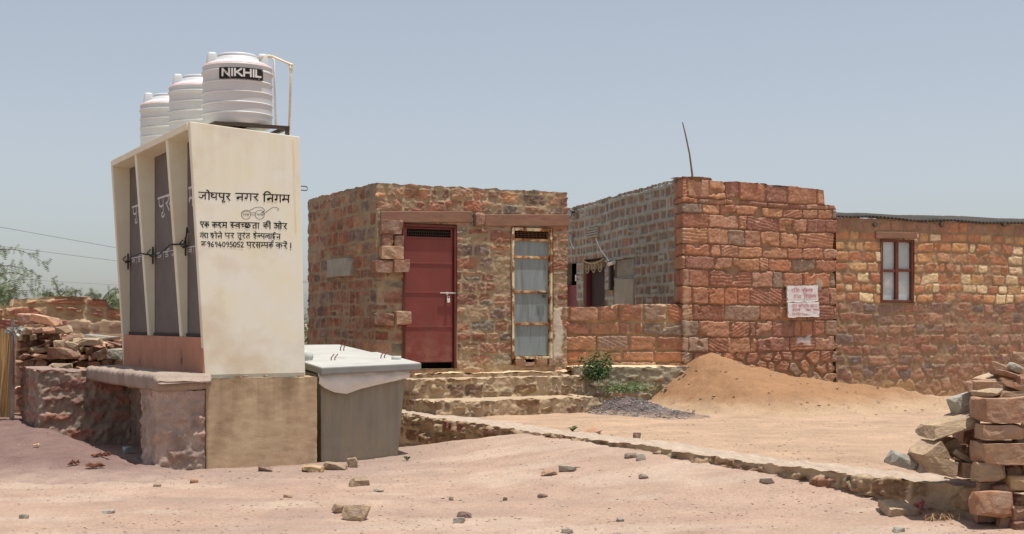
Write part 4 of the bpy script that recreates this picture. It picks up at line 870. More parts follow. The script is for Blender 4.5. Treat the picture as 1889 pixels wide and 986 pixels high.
def smooth(p, n=5):
    if len(p) < 3: return [tuple(map(float, q)) for q in p]
    P = [np.array(q, float) for q in p]; P = [2*P[0]-P[1]]+P+[2*P[-1]-P[-2]]; out = []
    for i in range(1, len(P)-2):
        for k in range(n):
            t = k/n; a, b_, c_, d_ = P[i-1:i+3]
            out.append(tuple(.5*((2*b_)+(-a+c_)*t+(2*a-5*b_+4*c_-d_)*t*t+(-a+3*b_-3*c_+d_)*t**3)))
    return out+[tuple(P[-2])]
def word(keys, head=True):
    x = 0; st = []; 
    for k in keys.split():
        w_, ss = G[k]
        for s in ss: st.append([(a+x, b_) for a, b_ in s])
        x += w_
    if head and keys.split()[0] not in DIG: st.append([(-.02, 1), (x-.06, 1.0)])
    return x, st
class Ink:
    """flat brush strokes lying on a surface; each stroke a hair above the one before"""
    def __init__(s, f): s.f = f; s.mb = MB(); s.k = 0
    def stroke(s, p, w0, jit=.0, rng=None):
        p = np.array(smooth(p)); 
        if len(p) < 2: return
        t = np.gradient(p, axis=0); t /= np.maximum(np.linalg.norm(t, axis=1), 1e-9)[:, None]; nn = np.stack([-t[:, 1], t[:, 0]], 1)
        p = np.concatenate([[p[0]-t[0]*w0*.35], p, [p[-1]+t[-1]*w0*.35]]); nn = np.concatenate([[nn[0]], nn, [nn[-1]]])
        n = len(p); wv = np.full(n, w0/2); wv[0] *= .55; wv[-1] *= .5; off = .0012+.00012*(s.k % 24); s.k += 1
        v = [s.f(*(p[i]+nn[i]*wv[i]*q), off+.000004*i) for i in range(n) for q in (-1, 1)]
        s.mb.add(v, [(2*i, 2*i+1, 2*i+3, 2*i+2) for i in range(n-1)])
    def words(s, items, wid, rng):
        """items: (keys, x0, x1, head y at x0, head y at x1, foot drop)"""
        for keys, x0, x1, ya, yb, hh in items:
            L, st = word(keys)
            for q in st:
                pts = []
                for a, b_ in q:
                    t = (a/L); pts.append((x0+(x1-x0)*t+rng.uniform(-.15, .15), ya+(yb-ya)*t+hh*(1-b_)+rng.uniform(-.15, .15)))
                s.stroke(pts, wid*rng.uniform(.85, 1.15))
rng = random.Random(7)
onp = lambda x, y, o: tF.at(*tF.uz(x, y), o)
def z5(items): return [(k, 340+a/6.575, 340+b_/6.575, 330+c_/6.575, 330+d_/6.575, h_/6.575) for k, a, b_, c_, d_, h_ in items]
ink = Ink(onp); ink.words(z5([('ja o dha pa u ra', 175, 565, 165, 183, 82), ('na ga ra', 622, 908, 180, 187, 82), ('i na ga ma', 955, 1285, 190, 203, 86)]), 2.2, rng)
ink.mb.build('lettering', M['black'], ep)
ink = Ink(onp)
cx1, cx2, cy_ = 340+748/6.575, 340+915/6.575, 330+438/6.575; rr = 55/6.575
for cx in (cx1, cx2): ink.stroke([(cx+rr*math.cos(a), cy_+rr*math.sin(a)) for a in np.linspace(0, 2*math.pi, 17)], .8)
zz = lambda *p: [(340+a/6.575, 330+b_/6.575) for a, b_ in p]
for q in (zz((802, 415), (860, 415)), zz((805, 440), (858, 440)), zz((690, 415), (720, 402), (790, 388), (860, 352), (930, 348), (968, 375), (966, 400), (930, 420)), zz((940, 412), (972, 392)), zz((945, 450), (1000, 398), (1070, 352), (1112, 349), (1142, 368), (1128, 388))): ink.stroke(q, .85)
ink.words([('s_ va c_ cha', cx1-6.2, cx1+6.2, cy_-1.6, cy_-1.6, 3.6), ('bha aa ra ta', cx2-5.6, cx2+5.6, cy_-1.6, cy_-1.6, 3.6)], .42, rng)
ink.mb.build('spectacles_emblem', M['black'], ep)
ink = Ink(onp); ink.words(z5([('e ka', 192, 305, 524, 528, 66), ('ka da ma', 335, 522, 530, 532, 66), ('s_ va c_ cha ta aa', 555, 915, 530, 538, 68), ('ka ii', 955, 1052, 536, 540, 68), ('o_ ra', 1088, 1250, 540, 546, 68)]), 1.9, rng)
ink.mb.build('lettering', M['black'], ep)
ink = Ink(onp); ink.words(z5([('ga an da aa', 190, 292, 660, 664, 58), ('ha o na ee', 315, 462, 662, 664, 60), ('pa ra', 490, 608, 662, 664, 62), ('ta u ra an ta', 640, 800, 662, 664, 62), ('ha ee l_ pa la aa ii_ na', 835, 1168, 664, 674, 62)]), 1.5, rng)
ink.mb.build('lettering', M['black'], ep)
ink = Ink(onp); ink.words(z5([('na .', 205, 268, 766, 766, 50), ('9 6 9 4 0 9 5 0 5 2', 276, 724, 762, 768, 66), ('pa ra', 755, 862, 770, 772, 66), ('sa m_ pa ka rr', 865, 1085, 772, 776, 66), ('ka ra ee an', 1105, 1255, 776, 784, 66), ('!', 1275, 1306, 778, 780, 88)]), 1.6, rng)
ink.mb.build('lettering', M['black'], ep)
dP = Plane(TO+dA*AD+dB*TL, 180-27.5)
ond = lambda x, y, o: dP.at(*dP.uz(x, y), o)
def onb(s, z, o): return dP.at(TL-s, z, o)                     # s = distance from the near end along the row
class DoorInk(Ink):
    def put(s, keys, b0, b1, zh, hh, wid):
        L, st = word(keys)
        for q in st: s.stroke([(b0+(b1-b0)*x/L, zh-hh*(1-y)) for x, y in q], wid)
for dr, b0, b1, zh, hh, wd_ in ((doors[0], .88, .14, 2.94, .20, .024), (doors[1], 2.27, 1.35, 2.94, .175, .022), (doors[2], 3.62, 2.80, 2.94, .16, .022)):
    ink = DoorInk(onb); ink.put('ma i ha la aa' if dr is doors[0] else 'pa u ra um ssa', b0, b1, zh, hh, wd_); ink.mb.build('lettering', M['letter_white'], dr)
    ink = DoorInk(onb); m_ = b0+(b1-b0)*.62; ink.put('va aa dda rr', b0+.05, m_, 2.31, .075, .011); ink.put('na an', m_-.04, b1, 2.31, .075, .011); ink.mb.build('lettering', M['letter_white'], dr)

# white painted notice on the stone house
for k, (x0, y0_, x1, y1_) in enumerate(((1446.5, 528, 1503.5, 557.5), (1448, 558.5, 1505.5, 586))):
    n = 26; P = []; 
    for i in range(n+1):
        for j in range(n+1):
            s, t = i/n, j/n; ex = .9*(fbm(t*6, 0*t+k, 201, 3)-.5)*2; ey = 1.0*(fbm(s*6, 0*s+k, 202, 3)-.5)*2
            px = x0+(x1-x0)*s+float(ex)*(1 if s in (0, 1) else 0); py = y0_+(y1_-y0_)*t+float(ey)*(1 if t in (0, 1) else 0)-1.5*s
            P.append(hF.at(*hF.uz(px, py), .072+.006*float(fbm(s*5, t*5, 203, 2))))
    q0 = len(P); P += [p-Vector((*hF.n, 0))*.03 for p in P]
    F = [(i*(n+1)+j, (i+1)*(n+1)+j, (i+1)*(n+1)+j+1, i*(n+1)+j+1) for i in range(n) for j in range(n)]
    ring = [i*(n+1) for i in range(n+1)]+[n*(n+1)+j for j in range(1, n+1)]+[i*(n+1)+n for i in range(n-1, -1, -1)]+[j for j in range(n-1, 0, -1)]
    F += [(ring[i], ring[(i+1) % len(ring)], ring[(i+1) % len(ring)]+q0, ring[i]+q0) for i in range(len(ring))]
    nb = mesh_np('painted_notice', P, F, M['white_paint'], house, None, True)
    ink = Ink(lambda x, y, o: hF.at(*hF.uz(x, y), .079+o))
    zq_ = lambda a, b_: (1430+a/10.96, 510+b_/10.96)
    def L6(items): return [(kk, 1430+a/10.96, 1430+b_/10.96, 510+c_/10.96, 510+(c_-6)/10.96, h_/10.96) for kk, a, b_, c_, h_ in items]
    if k == 0: ink.words(L6([('ra i ta aa', 255, 430, 265, 62), ('pa i ba la ka', 465, 690, 265, 66), ('u_ pra aa', 300, 465, 385, 66), ('i va dya aa la ya', 515, 765, 380, 66)]), .75, rng)
    else: ink.words(L6([('pa ii e', 260, 380, 585, 60), ('ka au ca i an ga', 400, 615, 585, 60), ('sa ee an tta ra', 640, 775, 580, 60), ('sa an pa ra ka', 275, 440, 665, 46), ('9 0 2 4', 560, 660, 665, 40), ('9 4 6 0', 700, 810, 660, 40), ('9 4 2 5 0 9 6 4', 270, 580, 750, 42)]), .6, rng)
    ink.mb.build('red_lettering', pm('red_ink', V(176, 92, 100), V(160, 72, 84), 20, .8), nb)

# water tanks on angle iron stands
def tank_mesh(k, cx, cy, z0, first):
    base = Vector((cx, cy, z0))
    lab = ['white ribbed water tank with black name panel, nearest of the three on the toilet roof', 'white ribbed water tank in the middle of the row on the toilet roof', 'white ribbed water tank farthest back on the toilet roof'][k]
    t = thing('water_tank', lab, 'water tank', base, 'water tanks on the toilet block roof')
    prof = [(0, 0), (.345, 0), (.36, .012)]; r0 = .36
    zs = [.115, .22, .33, .44]
    for z in zs: prof += [(r0-.003, z-.05), (r0-.002, z-.016), (r0-.002, z-.011), (r0+.001, z-.008), (r0+.006, z-.003), (r0+.006, z+.003), (r0-.001, z+.006), (r0-.003, z+.008), (r0-.003, z+.014)]
    prof += [(r0-.005, .50), (r0+.001, .535), (r0+.012, .545), (r0+.012, .555), (r0-.002, .562), (r0-.002, .60), (r0+.004, .605), (r0+.004, .612), (r0-.012, .632), (r0-.05, .655), (.26, .672), (.235, .69), (.232, .71), (.20, .725), (.10, .735), (0, .738)]
    b_ = MB(); b_.lathe(base, prof, 72); body = b_.build('tank_body', M['tank_white'], t, True)
    b_ = MB(); b_.lathe(base, [(r0-.004, .614), (r0-.0005, .616), (r0-.0105, .6335), (r0-.016, .634)], 72); b_.build('red_band', M['red_line'], body, True)
    va = math.atan2(-cy, -cx)
    for a, w0, w1, rl, hl in ((va+R(88), .075, .055, .265, .775), (va-R(88), .075, .055, .265, .775), (va+R(180), .14, .11, .25, .772)):
        b_ = MB(); c_ = base+Vector((math.cos(a)*rl, math.sin(a)*rl, 0)); ta = Vector((-math.sin(a), math.cos(a), 0)); ra = Vector((math.cos(a), math.sin(a), 0)); d0, d1 = .062, .046
        pts = [c_+ta*sx*w0+ra*sy*d0+Vector((0, 0, .62)) for sx, sy in ((-1, -1), (1, -1), (1, 1), (-1, 1))]+[c_+ta*sx*w1+ra*(sy*d1-.005)+Vector((0, 0, hl)) for sx, sy in ((-1, -1), (1, -1), (1, 1), (-1, 1))]
        b_.hexa(pts, .024); b_.build('lug', M['tank_white'], t, True)
    b_ = MB(); b_.lathe(base+Vector((0, 0, .0)), [(.20, .722), (.205, .745), (.19, .757), (.08, .768), (0, .77)], 48); b_.build('lid', M['tank_white'], t, True)
    # name panel and letters on the barrel
    ang0 = math.atan2(-cy, -cx)                                 # the side turned to the lane
    def cyl(s, z, o): a = ang0+s/r0; return (cx+(r0+.003+o)*math.cos(a), cy+(r0+.003+o)*math.sin(a), z0+z)
    s0, s1, z0_, z1_ = -.205, .255, .452, .566
    if k == 0:
        s0, s1 = s0+.02, s1+.02
        b_ = MB(); n = 16; b_.add([cyl(s0+(s1-s0)*i/n, z, .012) for i in range(n+1) for z in (z0_, z1_)], [(2*i, 2*i+2, 2*i+3, 2*i+1) for i in range(n)])
        b_.add([cyl(s0+(s1-s0)*i/n, z0_, o) for i in range(n+1) for o in (0, .012)], [(2*i, 2*i+2, 2*i+3, 2*i+1) for i in range(n)])
        b_.add([cyl(s0+(s1-s0)*i/n, z1_, o) for i in range(n+1) for o in (0, .012)], [(2*i, 2*i+2, 2*i+3, 2*i+1) for i in range(n)])
        lp = b_.build('name_panel', M['black'], body)
        ik = Ink(lambda x, y, o: cyl(x, y, .0125+o)); hz = .074; yb_ = z0_+.026
        lt = {'N': (1.0, [[(.1, 0), (.1, 1)], [(.1, .96), (.82, .04)], [(.82, 0), (.82, 1)]]), 'I': (.34, [[(.14, 0), (.14, 1)]]), 'K': (.95, [[(.1, 0), (.1, 1)], [(.14, .42), (.78, 1)], [(.3, .55), (.84, 0)]]), 'H': (1.0, [[(.1, 0), (.1, 1)], [(.1, .5), (.82, .5)], [(.82, 0), (.82, 1)]]), 'L': (.8, [[(.1, 0), (.1, 1)], [(.02, .1), (.72, .1)]])}
        tot = sum(lt[c][0] for c in 'NIKHIL'); sc_ = (s1-s0-.05)/tot; x = s0+.028
        for c in 'NIKHIL':
            for st in lt[c][1]: ik.stroke([(x+a*sc_, yb_+b2*hz) for a, b2 in st], .0185)
            x += lt[c][0]*sc_
        ik.stroke([(s0+.11, z0_+.011), (s1-.05, z0_+.011)], .006); ik.stroke([(s1-.012, z1_-.014), (s1-.010, z1_-.010)], .007)
        ik.mb.build('name_lettering', M['white_paint'], lp)
    # stand
    st = thing('tank_stand', ['dark angle iron stand under the nearest water tank', 'dark angle iron stand under the middle water tank', 'dark angle iron stand under the farthest water tank'][k], 'stand', Vector((cx, cy, ZTR)), 'angle iron stands under the water tanks')
    ac, bc = (np.array((cx, cy))-TO)@dA, (np.array((cx, cy))-TO)@dB; hw = .36
    b_ = MB(); zt0, zt1 = z0-.036, z0-.001
    def bb(a0, a1, b0, b1, q0, q1): b_.hexa([T(a0, b0, q0), T(a1, b0, q0), T(a1, b1, q0), T(a0, b1, q0), T(a0, b0, q1), T(a1, b0, q1), T(a1, b1, q1), T(a0, b1, q1)])
    a0, a1, b0, b1 = ac-hw+.02, ac+hw+.09, bc-hw, bc+hw
    bb(a0, a1, b0, b0+.04, zt0, zt1); bb(a0, a1, b1-.04, b1, zt0, zt1); bb(a0, a0+.04, b0+.041, b1-.041, zt0, zt1); bb(a1-.04, a1, b0+.041, b1-.041, zt0, zt1)
    bb(ac-.02, ac+.02, b0+.041, b1-.041, zt0+.002, zt1-.001)
    b_.build('frame', M['angle_iron'], st)
    for (qa, qb) in ((a0+.02, b0+.02), (a1-.02, b0+.02), (a0+.02, b1-.02), (a1-.02, b1-.02)):
        b_ = MB(); bb(qa-.018, qa+.018, qb-.018, qb+.018, ztop(qa)-.02, zt0-.001); b_.build('leg', M['angle_iron'], st)
AX_L = 90-AX+0
for k, bc in enumerate((.42, 1.86, 3.31)):
    p = TO+dA*(.455)+dB*bc; tank_mesh(k, p[0], p[1], 3.555, k == 0)
# supply pipes
d = 14.62
b = MB(); b.tube([at(478, 106, 14.55), at(497, 104.5, d), at(503, 104.8, d), at(536, 119, d), at(537, 124, d), at(533, 252, d)], .0125, 8)
for p in (at(497, 104.5, d), at(536.5, 120, d)): b.tube([p+Vector((-.02, 0, 0.006)), p+Vector((.02, 0, -.006))], .02, 8)
b.tube([at(537, 122, d), at(536.6, 131, d)], .019, 8)
tag(b.build('supply_pipe', M['ivory_pipe'], None, True, base=at(533, 252, d)), 'ivory plastic pipe bent from the nearest tank down to the roof edge', 'pipe')
b = MB(); b.tube([at(492, 104, 15.0), at(502, 106, 15.0), at(505, 112, 15.0), at(509, 238, 15.0)], .0125, 8)
tag(b.build('overflow_pipe', M['white_pipe'], None, True, base=at(505, 238, 15.0)), 'white plastic pipe running straight down behind the nearest tank', 'pipe')

# ------------------------------------------------------------------ plinth, entry platform, septic chamber
plb = MB(); c_ = [(0.0, -.05), (AR+.11, -.05), (AR+.11, TL), (0.0, TL)]
pl = masonry('toilet_plinth', None, [TO+dB*TL, TO-dB*.05, TO+dA*(AR+.11)-dB*.05, TO+dA*(AR+.11)+dB*TL], -.15, .945,
             dict(h=(3, .01), l=(9, .1), joint=.0, prot=.0, pal=[V(174, 155, 124)], mortar=V(174, 155, 124), rough=.003, smear=.9, edge=.02, ragged=0, mrough=.3, warp=0, warp2=0, cvar=.12, chip=.08, topnoise=.008, tilt=0, dust=(-.1, .35, V(170, 140, 112))), M['plinth'], .3, .03, 151, base=(*TO, 0), caprows=2)
sheet('plinth_top', pl, [(*(TO-dB*.03+dA*.02), .938), (*(TO-dB*.03+dA*(AR+.09)), .938), (*(TO+dB*TL+dA*(AR+.09)), .94), (*(TO+dB*TL), .94)], M['cement'], H(200, 182, 156), 30, .005, 152)
tag(pl, 'smooth tan plastered plinth under the cream toilet block', 'plinth')
for i, (px, py, w_) in enumerate(((438, 696, .055), (452, 695, .05), (489, 694, .04), (552, 690, .04))):
    u, z = tF.uz(px, py); rock('pebble', tF.at(u, .955, .02), (w_, .04, .028), (0, 0, R(20*i)), M['pale_chip'], 160+i, 'tiny stone wedged under the foot of the cream end panel', 'stone', 'stones wedged under the panel', ang=.5, bev=.12, sub=0)
pf = thing('entry_platform', 'rough mauve stone platform with a slab bridging two piers before the toilet doors', 'platform', (*(TO-dA*.3+dB*1.5), 0))
mauve = [V(150, 122, 112), W(142, 114, 106), W(156, 124, 112), W(150, 114, 102)]
pier_sp = dict(h=(.2, .03), l=(.32, .1), joint=.05, prot=.02, pal=mauve, mcv=1.0, mortar=V(150, 130, 120), rough=.03, smear=.42, smear_amt=.9, edge=.04, ragged=2, mrough=4.5, warp=.05, warp2=.03, cvar=.6, chip=.3, topnoise=.02, tilt=.08)
def pb(a, b_): return TO+dA*a+dB*b_
masonry('pier', pf, [pb(-.50, .62), pb(-.50, .02), pb(-.006, -.02)], -.1, .835, pier_sp, M['masonry'], .2, .013, 161)
stub_sp = dict(pier_sp, pal=[W(156, 104, 88), W(150, 98, 84), W(144, 100, 90)], l=(.46, .1), h=(.2, .02), smear=.54, smear_amt=.8, mortar=W(142, 120, 108))
masonry('stub_wall', pf, [pb(-1.09, 4.7), pb(-1.09, 3.42), pb(-.01, 3.42)], -.1, [(0, .95), (1.28, .94), (2.4, .90)], stub_sp, M['masonry'], .3, .016, 163, capcol=H(180, 152, 138))
sheet('stub_top', pf, [(*pb(-1.07, 3.45), .93), (*pb(-.02, 3.45), .885), (*pb(-.02, 4.6), .9), (*pb(-1.07, 4.68), .94)], M['cement'], H(180, 152, 138), 50, .02, 164)
nb_, ns_ = 130, 44; t_ = np.linspace(0, 2*math.pi, ns_, endpoint=False); bb_ = np.linspace(0, 1, nb_); B_, T_ = np.meshgrid(bb_, t_, indexing='ij')
tap = np.minimum(1, np.sqrt(np.clip(np.minimum(B_, 1-B_)/.022, 0, 1)+.02))      # rounded ends
cs_ = np.sign(np.cos(T_))*np.abs(np.cos(T_))**.32; sn_ = np.sign(np.sin(T_))*np.abs(np.sin(T_))**.5
wd_ = .30-.055*sstep(.05, .13, B_); ac_ = -.23-.055*sstep(.05, .13, B_)
aa_ = ac_+cs_*wd_*(.85+.15*tap); bq_ = -.08+B_*3.64; zz_ = .915-.02*B_+sn_*.092*tap
x_ = TO[0]+dA[0]*aa_+dB[0]*bq_; y_ = TO[1]+dA[1]*aa_+dB[1]*bq_
nz_l = .016*(fbm(x_*4+zz_*3, y_*4-zz_*5, 172, 4)-.5)+.018*(fbm(x_*15+zz_*9, y_*15-zz_*13, 173, 4)-.5)
v = np.stack([x_+dA[0]*cs_*nz_l, y_+dA[1]*cs_*nz_l, zz_+sn_*nz_l*1.4], -1).reshape(-1, 3)
i = np.arange(nb_*ns_).reshape(nb_, ns_); i2 = np.roll(i, -1, 1); f = np.stack([i[:-1], i2[:-1], i2[1:], i[1:]], -1).reshape(-1, 4)
cap = [np.stack([i[r, :-2], i[r, 1:-1], np.full(ns_-2, i[r, -1]), np.full(ns_-2, i[r, -1])], -1) for r in (0, -1)]
F = [tuple(q) for q in f]+[tuple(i[0]), tuple(i[-1])]
cc = np.array(H(196, 172, 154))*(.78+.44*fbm(x_*4+zz_*4, y_*4, 175, 4))[..., None]
mesh_np('bridging_slab', v, F, M['cement'], pf, cc.reshape(-1, 3), True)
masonry('plinth_shade_skin', pf, [pb(-.012, 3.44), pb(-.012, .0)], -.1, .87, dict(pier_sp, mortar=W(132, 108, 98)), M['masonry'], .01, .03, 167, ends=False)  # thin dark skin added over the plinth side, painting the hollow's deep shade
# septic chamber
SP = Plane((-2.013, 14.6), 55.0); sd = SP.d; sb = np.array((-sd[1], sd[0])); sb = np.array((math.sin(R(-24)), math.cos(R(-24)))); S0 = np.array((-2.013, 14.6))
sc_t = thing('septic_chamber', 'grey tapered concrete chamber with two cover slabs and a loose plastic sheet', 'chamber', (*(S0+sd*.5+sb*.5), 0))
def SPt(s, t, z): p = S0+sd*s+sb*t; return Vector((p[0], p[1], z))
m = MB(); tw = 1.05
m.hexa([SPt(.03, .06, -.3), SPt(.93, .06, -.3), SPt(.93, 2.8, -.3), SPt(.03, 2.8, -.3), SPt(.015, .03, .955), SPt(tw, .03, .965), SPt(tw, 2.8, 1.06), SPt(.015, 2.8, 1.06)], .012); body = m.build('chamber_body', M['concrete'], sc_t)
def slab(t0, t1, z0, z1, r, nm):
    m = MB(); m.hexa([SPt(-.02, t0, z0), SPt(1.2, t0, z0+r), SPt(1.2, t1, z1+r), SPt(-.02, t1, z1), SPt(-.02, t0, z0+.075), SPt(1.2, t0, z0+.075+r), SPt(1.2, t1, z1+.075+r), SPt(-.02, t1, z1+.075)], .012); o_ = m.build(nm, M['slab_shaded'], sc_t); m = MB(); q = .006; m.hexa([SPt(-.012, t0+.008, z0+.073), SPt(1.192, t0+.008, z0+.073+r), SPt(1.192, t1-.008, z1+.073+r), SPt(-.012, t1-.008, z1+.073), SPt(-.008, t0+.012, z0+.073+q), SPt(1.188, t0+.012, z0+.073+q+r), SPt(1.188, t1-.012, z1+.073+q+r), SPt(-.008, t1-.012, z1+.073+q)]); m.build('sunlit_slab_top', M['slab_sunlit'], o_); return o_  # thin top layer added; its paler colour stands for sun on the slab
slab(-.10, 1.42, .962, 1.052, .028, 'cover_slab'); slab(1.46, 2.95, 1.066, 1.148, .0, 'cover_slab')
def zsl(s, t): return .962+.075+.0625*(t+.02)+.023*s
for (px, py, t, s) in ((604, 667, .62, .32), (627, 648, 1.9, .86), (701, 661, .62, .95)):
    m = MB()
    for q in (0, .045): m.tube([SPt(s+q, t, zsl(s, t)-.02), SPt(s+q+.01, t, zsl(s, t)+.04), SPt(s+q+.05, t+.02, zsl(s, t)+.075)], .006, 6)
    m.build('lifting_hook', M['rebar'], sc_t)
m = MB(); c_ = SPt(1.08, .42, zsl(1.08, .42)-.01); m.lathe(c_, [(.035, 0), (.055, 0), (.055, .055), (.042, .055), (.042, .02), (0, .02)], 20); m.build('vent_stub', M['pipe_grey'], sc_t, True)
# plastic sheet sagging out from under the cover slab
n, k_ = 60, 14; s_a, t_a = np.meshgrid(np.linspace(0, 1, n), np.linspace(0, 1, k_), indexing='ij')
drop = np.interp(s_a[:, :1], [0, .06, .16, .3, .45, .7, 1], [.10, .15, .20, .225, .18, .135, .085])*t_a
out = .012+.035*np.sin(t_a*2.6)+.03*(fbm(s_a*8, t_a*2.5, 181, 3)-.3)+.02*np.exp(-((s_a-.2)/.08)**2)
s2 = -.03+s_a*1.10; z2 = .972+.018*s2-drop-.0; pp = S0+s2[..., None]*sd+(.0-out)[..., None]*sb
v = np.concatenate([np.concatenate([pp, z2[..., None]], -1).reshape(-1, 3), np.concatenate([pp+.004*sb, z2[..., None]], -1).reshape(-1, 3)])
i = np.arange(n*k_).reshape(n, k_); f = np.stack([i[:-1, :-1], i[1:, :-1], i[1:, 1:], i[:-1, 1:]], -1).reshape(-1, 4)
tag(mesh_np('plastic_sheet', v, np.concatenate([f, f[:, ::-1]+n*k_]), M['plastic'], None, None, True, base=SPt(.5, 0, .97)), 'dusty translucent plastic sheet sagging below the grey cover slab', 'plastic sheet')
m = MB(); c_ = SPt(.06, .75, zsl(.0, .75)+.05); m.tube([c_+Vector((-.12, .1, 0)), c_], .06, 16); o = m.build('drain_pipe', M['ivory_pipe'], None, True, base=c_)
tag(o, 'short stub of plastic drain pipe between the toilet block and the cover slab', 'pipe'); m = MB(); m.tube([c_+Vector((-.02, .016, 0)), c_+Vector((.035, -.03, 0))], .066, 16); m.build('pipe_collar', M['pipe_grey'], o, True)
# ------------------------------------------------------------------ stacked stones at the right end of the retaining wall
def stone_px(name, x0, y0, x1, y1, Y, mat, seed, label, group=None, dy=None, roll=0, yaw=0, pitch=0, ang=.35, bev=.03, sub=2, disp=.045, cat='stone'):
    c_ = at((x0+x1)/2, (y0+y1)/2, Y); w_ = (x1-x0)/FPX*Y; h_ = (y1-y0)/FPX*Y; d_ = dy or max(.7*w_, h_)
    ro = abs(math.sin(R(roll)))
    if roll: cr = abs(math.cos(R(roll))); dd = cr*cr-ro*ro; w2 = (w_*cr-h_*ro)/dd if dd > .2 else w_; h2 = (h_*cr-w_*ro)/dd if dd > .2 else h_; w_, h_ = max(w2, .3*w_), max(h2, .3*h_)
    return rock(name, c_+Vector((0, d_*.35, 0)), (w_*1.06, d_, h_*.99), (R(pitch), R(roll), R(yaw)), M[mat], seed, label, cat, group, ang=ang, bev=bev, sub=sub, disp=disp)
zr_ = lambda x, y: (1500+x/2.555, 600+y/2.555)
def SR(x0, y0, x1, y1, Y, mat, seed, label, **k):
    a = zr_(x0, y0); c_ = zr_(x1, y1); return stone_px('stacked_stone', a[0], a[1], c_[0], c_[1], Y, mat, seed, label, **k)
small = 'small filler stone wedged between the big blocks of the right stack'; gs = 'filler stones in the right stack'
SR(808, 344, 1120, 464, 9.75, 'rock_pink', 301, 'largest pink block of the right stack, just below its loose top', ang=.2, sub=3)
SR(798, 468, 988, 542, 9.74, 'rock_pink', 302, 'squared pinkish block under the largest block of the right stack', ang=.14, sub=3)
SR(802, 552, 1130, 662, 9.72, 'rock_pink', 303, 'broad pink block with chipped face in the middle of the right stack', ang=.24, sub=3)
SR(764, 645, 915, 742, 9.72, 'rock_tan', 304, 'rounded tan stone under the broad chipped block of the right stack', ang=.5, bev=.1, sub=3)
SR(918, 712, 1060, 784, 9.7, 'rock_yellow', 305, 'ochre yellow stone low in the right stack', ang=.4, bev=.1, sub=3)
SR(758, 782, 942, 908, 9.62, 'rock_orange', 306, 'big orange lens shaped stone at the foot of the right stack', ang=.5, bev=.1, sub=3)
SR(848, 752, 952, 832, 9.72, 'rock_red', 307, 'reddish stone above the big orange one in the right stack', ang=.4, bev=.1, sub=3)
SR(940, 784, 1050, 860, 9.68, 'rock_red', 308, 'dark red stone under the ochre yellow one in the right stack', ang=.35, sub=3)
SR(942, 852, 1080, 932, 9.6, 'rock_pink', 309, 'pink stone at the lower right corner of the right stack', ang=.3, sub=3)
SR(945, 926, 1080, 1000, 9.56, 'rock_red', 310, 'lowest reddish stone at the right corner of the frame', ang=.3, sub=3)
SR(878, 900, 950, 962, 9.66, 'rock_pink', 311, 'flat pinkish foot stone half sunk in the sand below the right stack', ang=.4, sub=3)
SR(772, 872, 880, 935, 9.8, 'rock_pink', 344, 'pinkish foundation stone under the big orange lens shaped stone', ang=.3, sub=3)
SR(782, 738, 856, 796, 9.8, 'rock_tan', 312, 'narrow tan stone between the rounded tan stone and the orange one', ang=.45, sub=3)
for i, (x0, y0, x1, y1) in enumerate(((912, 668, 990, 722), (845, 722, 925, 762), (922, 690, 985, 728), (925, 835, 965, 868), (750, 690, 790, 742), (975, 540, 1050, 590), (950, 500, 1060, 570), (985, 650, 1060, 720))): SR(x0, y0, x1, y1, 9.82, ['rock_red', 'rock_pink', 'rock_red', 'rock_pink', 'rock_tan', 'rock_pink', 'rock_tan', 'rock_pink'][i], 313+i, small, group=gs, ang=.5, sub=1)
SR(545, 412, 800, 545, 10.05, 'rock_tan', 322, 'pointed tan slab jutting out left from the right stack', ang=.5, roll=-16, dy=.5, bev=.05, sub=3)
SR(652, 305, 790, 438, 10.25, 'rock_grey', 323, 'pale grey angular stone leaning on top of the pointed slab', ang=.5, roll=-22, bev=.04, sub=3)
SR(488, 545, 635, 690, 10.0, 'rock_tan', 324, 'layered tan block tipped over left of the right stack', ang=.18, roll=-36, yaw=12, dy=.3, sub=3)
SR(600, 525, 708, 640, 10.15, 'rock_tan', 325, 'tan block leaning behind the layered tipped block', ang=.3, roll=-26, dy=.3, sub=3)
SR(545, 615, 685, 725, 9.98, 'rock_tan', 326, 'brown block lying right of the layered tipped block', ang=.22, roll=14, dy=.3, sub=3)
SR(650, 578, 772, 668, 10.05, 'rock_tan', 327, 'thin curved slab tilted against the dark cavity of the right stack', ang=.5, roll=30, dy=.25, sub=3)
SR(700, 645, 765, 728, 10.0, 'rock_pink', 328, 'small upright pink stone at the foot of the cavity', ang=.4, dy=.2, sub=3)
SR(366, 592, 510, 698, 10.15, 'rock_grey', 329, 'pale grey stone lying farthest left on the retaining wall top', ang=.5, roll=14, dy=.3, sub=3)
SR(500, 640, 560, 700, 10.1, 'rock_grey', 345, 'small greyish stone squeezed between the grey stone and the brown block', ang=.5, dy=.2, sub=3)
SR(733, 245, 905, 318, 10.15, 'rock_pink', 330, 'flat pink stone jutting left near the top of the right stack', ang=.5, roll=-6, sub=3)
SR(772, 262, 985, 345, 10.05, 'rock_pink', 331, 'dusty pink stone lying just above the largest block', ang=.5, bev=.08, sub=3)
SR(838, 170, 972, 266, 10.2, 'rock_pink', 332, 'tilted pink slab high on the right stack', ang=.45, roll=24, sub=3)
SR(868, 308, 1060, 372, 9.9, 'rock_tan', 333, 'flat pale slab lying on top of the largest block', ang=.4, sub=3)
SR(893, 136, 960, 184, 10.35, 'rock_pink', 334, 'small dark pink stone at the very top left of the right stack', ang=.5, sub=3)
SR(945, 122, 1060, 186, 10.3, 'rock_pink', 335, 'topmost stone of the right stack at the frame edge', ang=.5, sub=3)
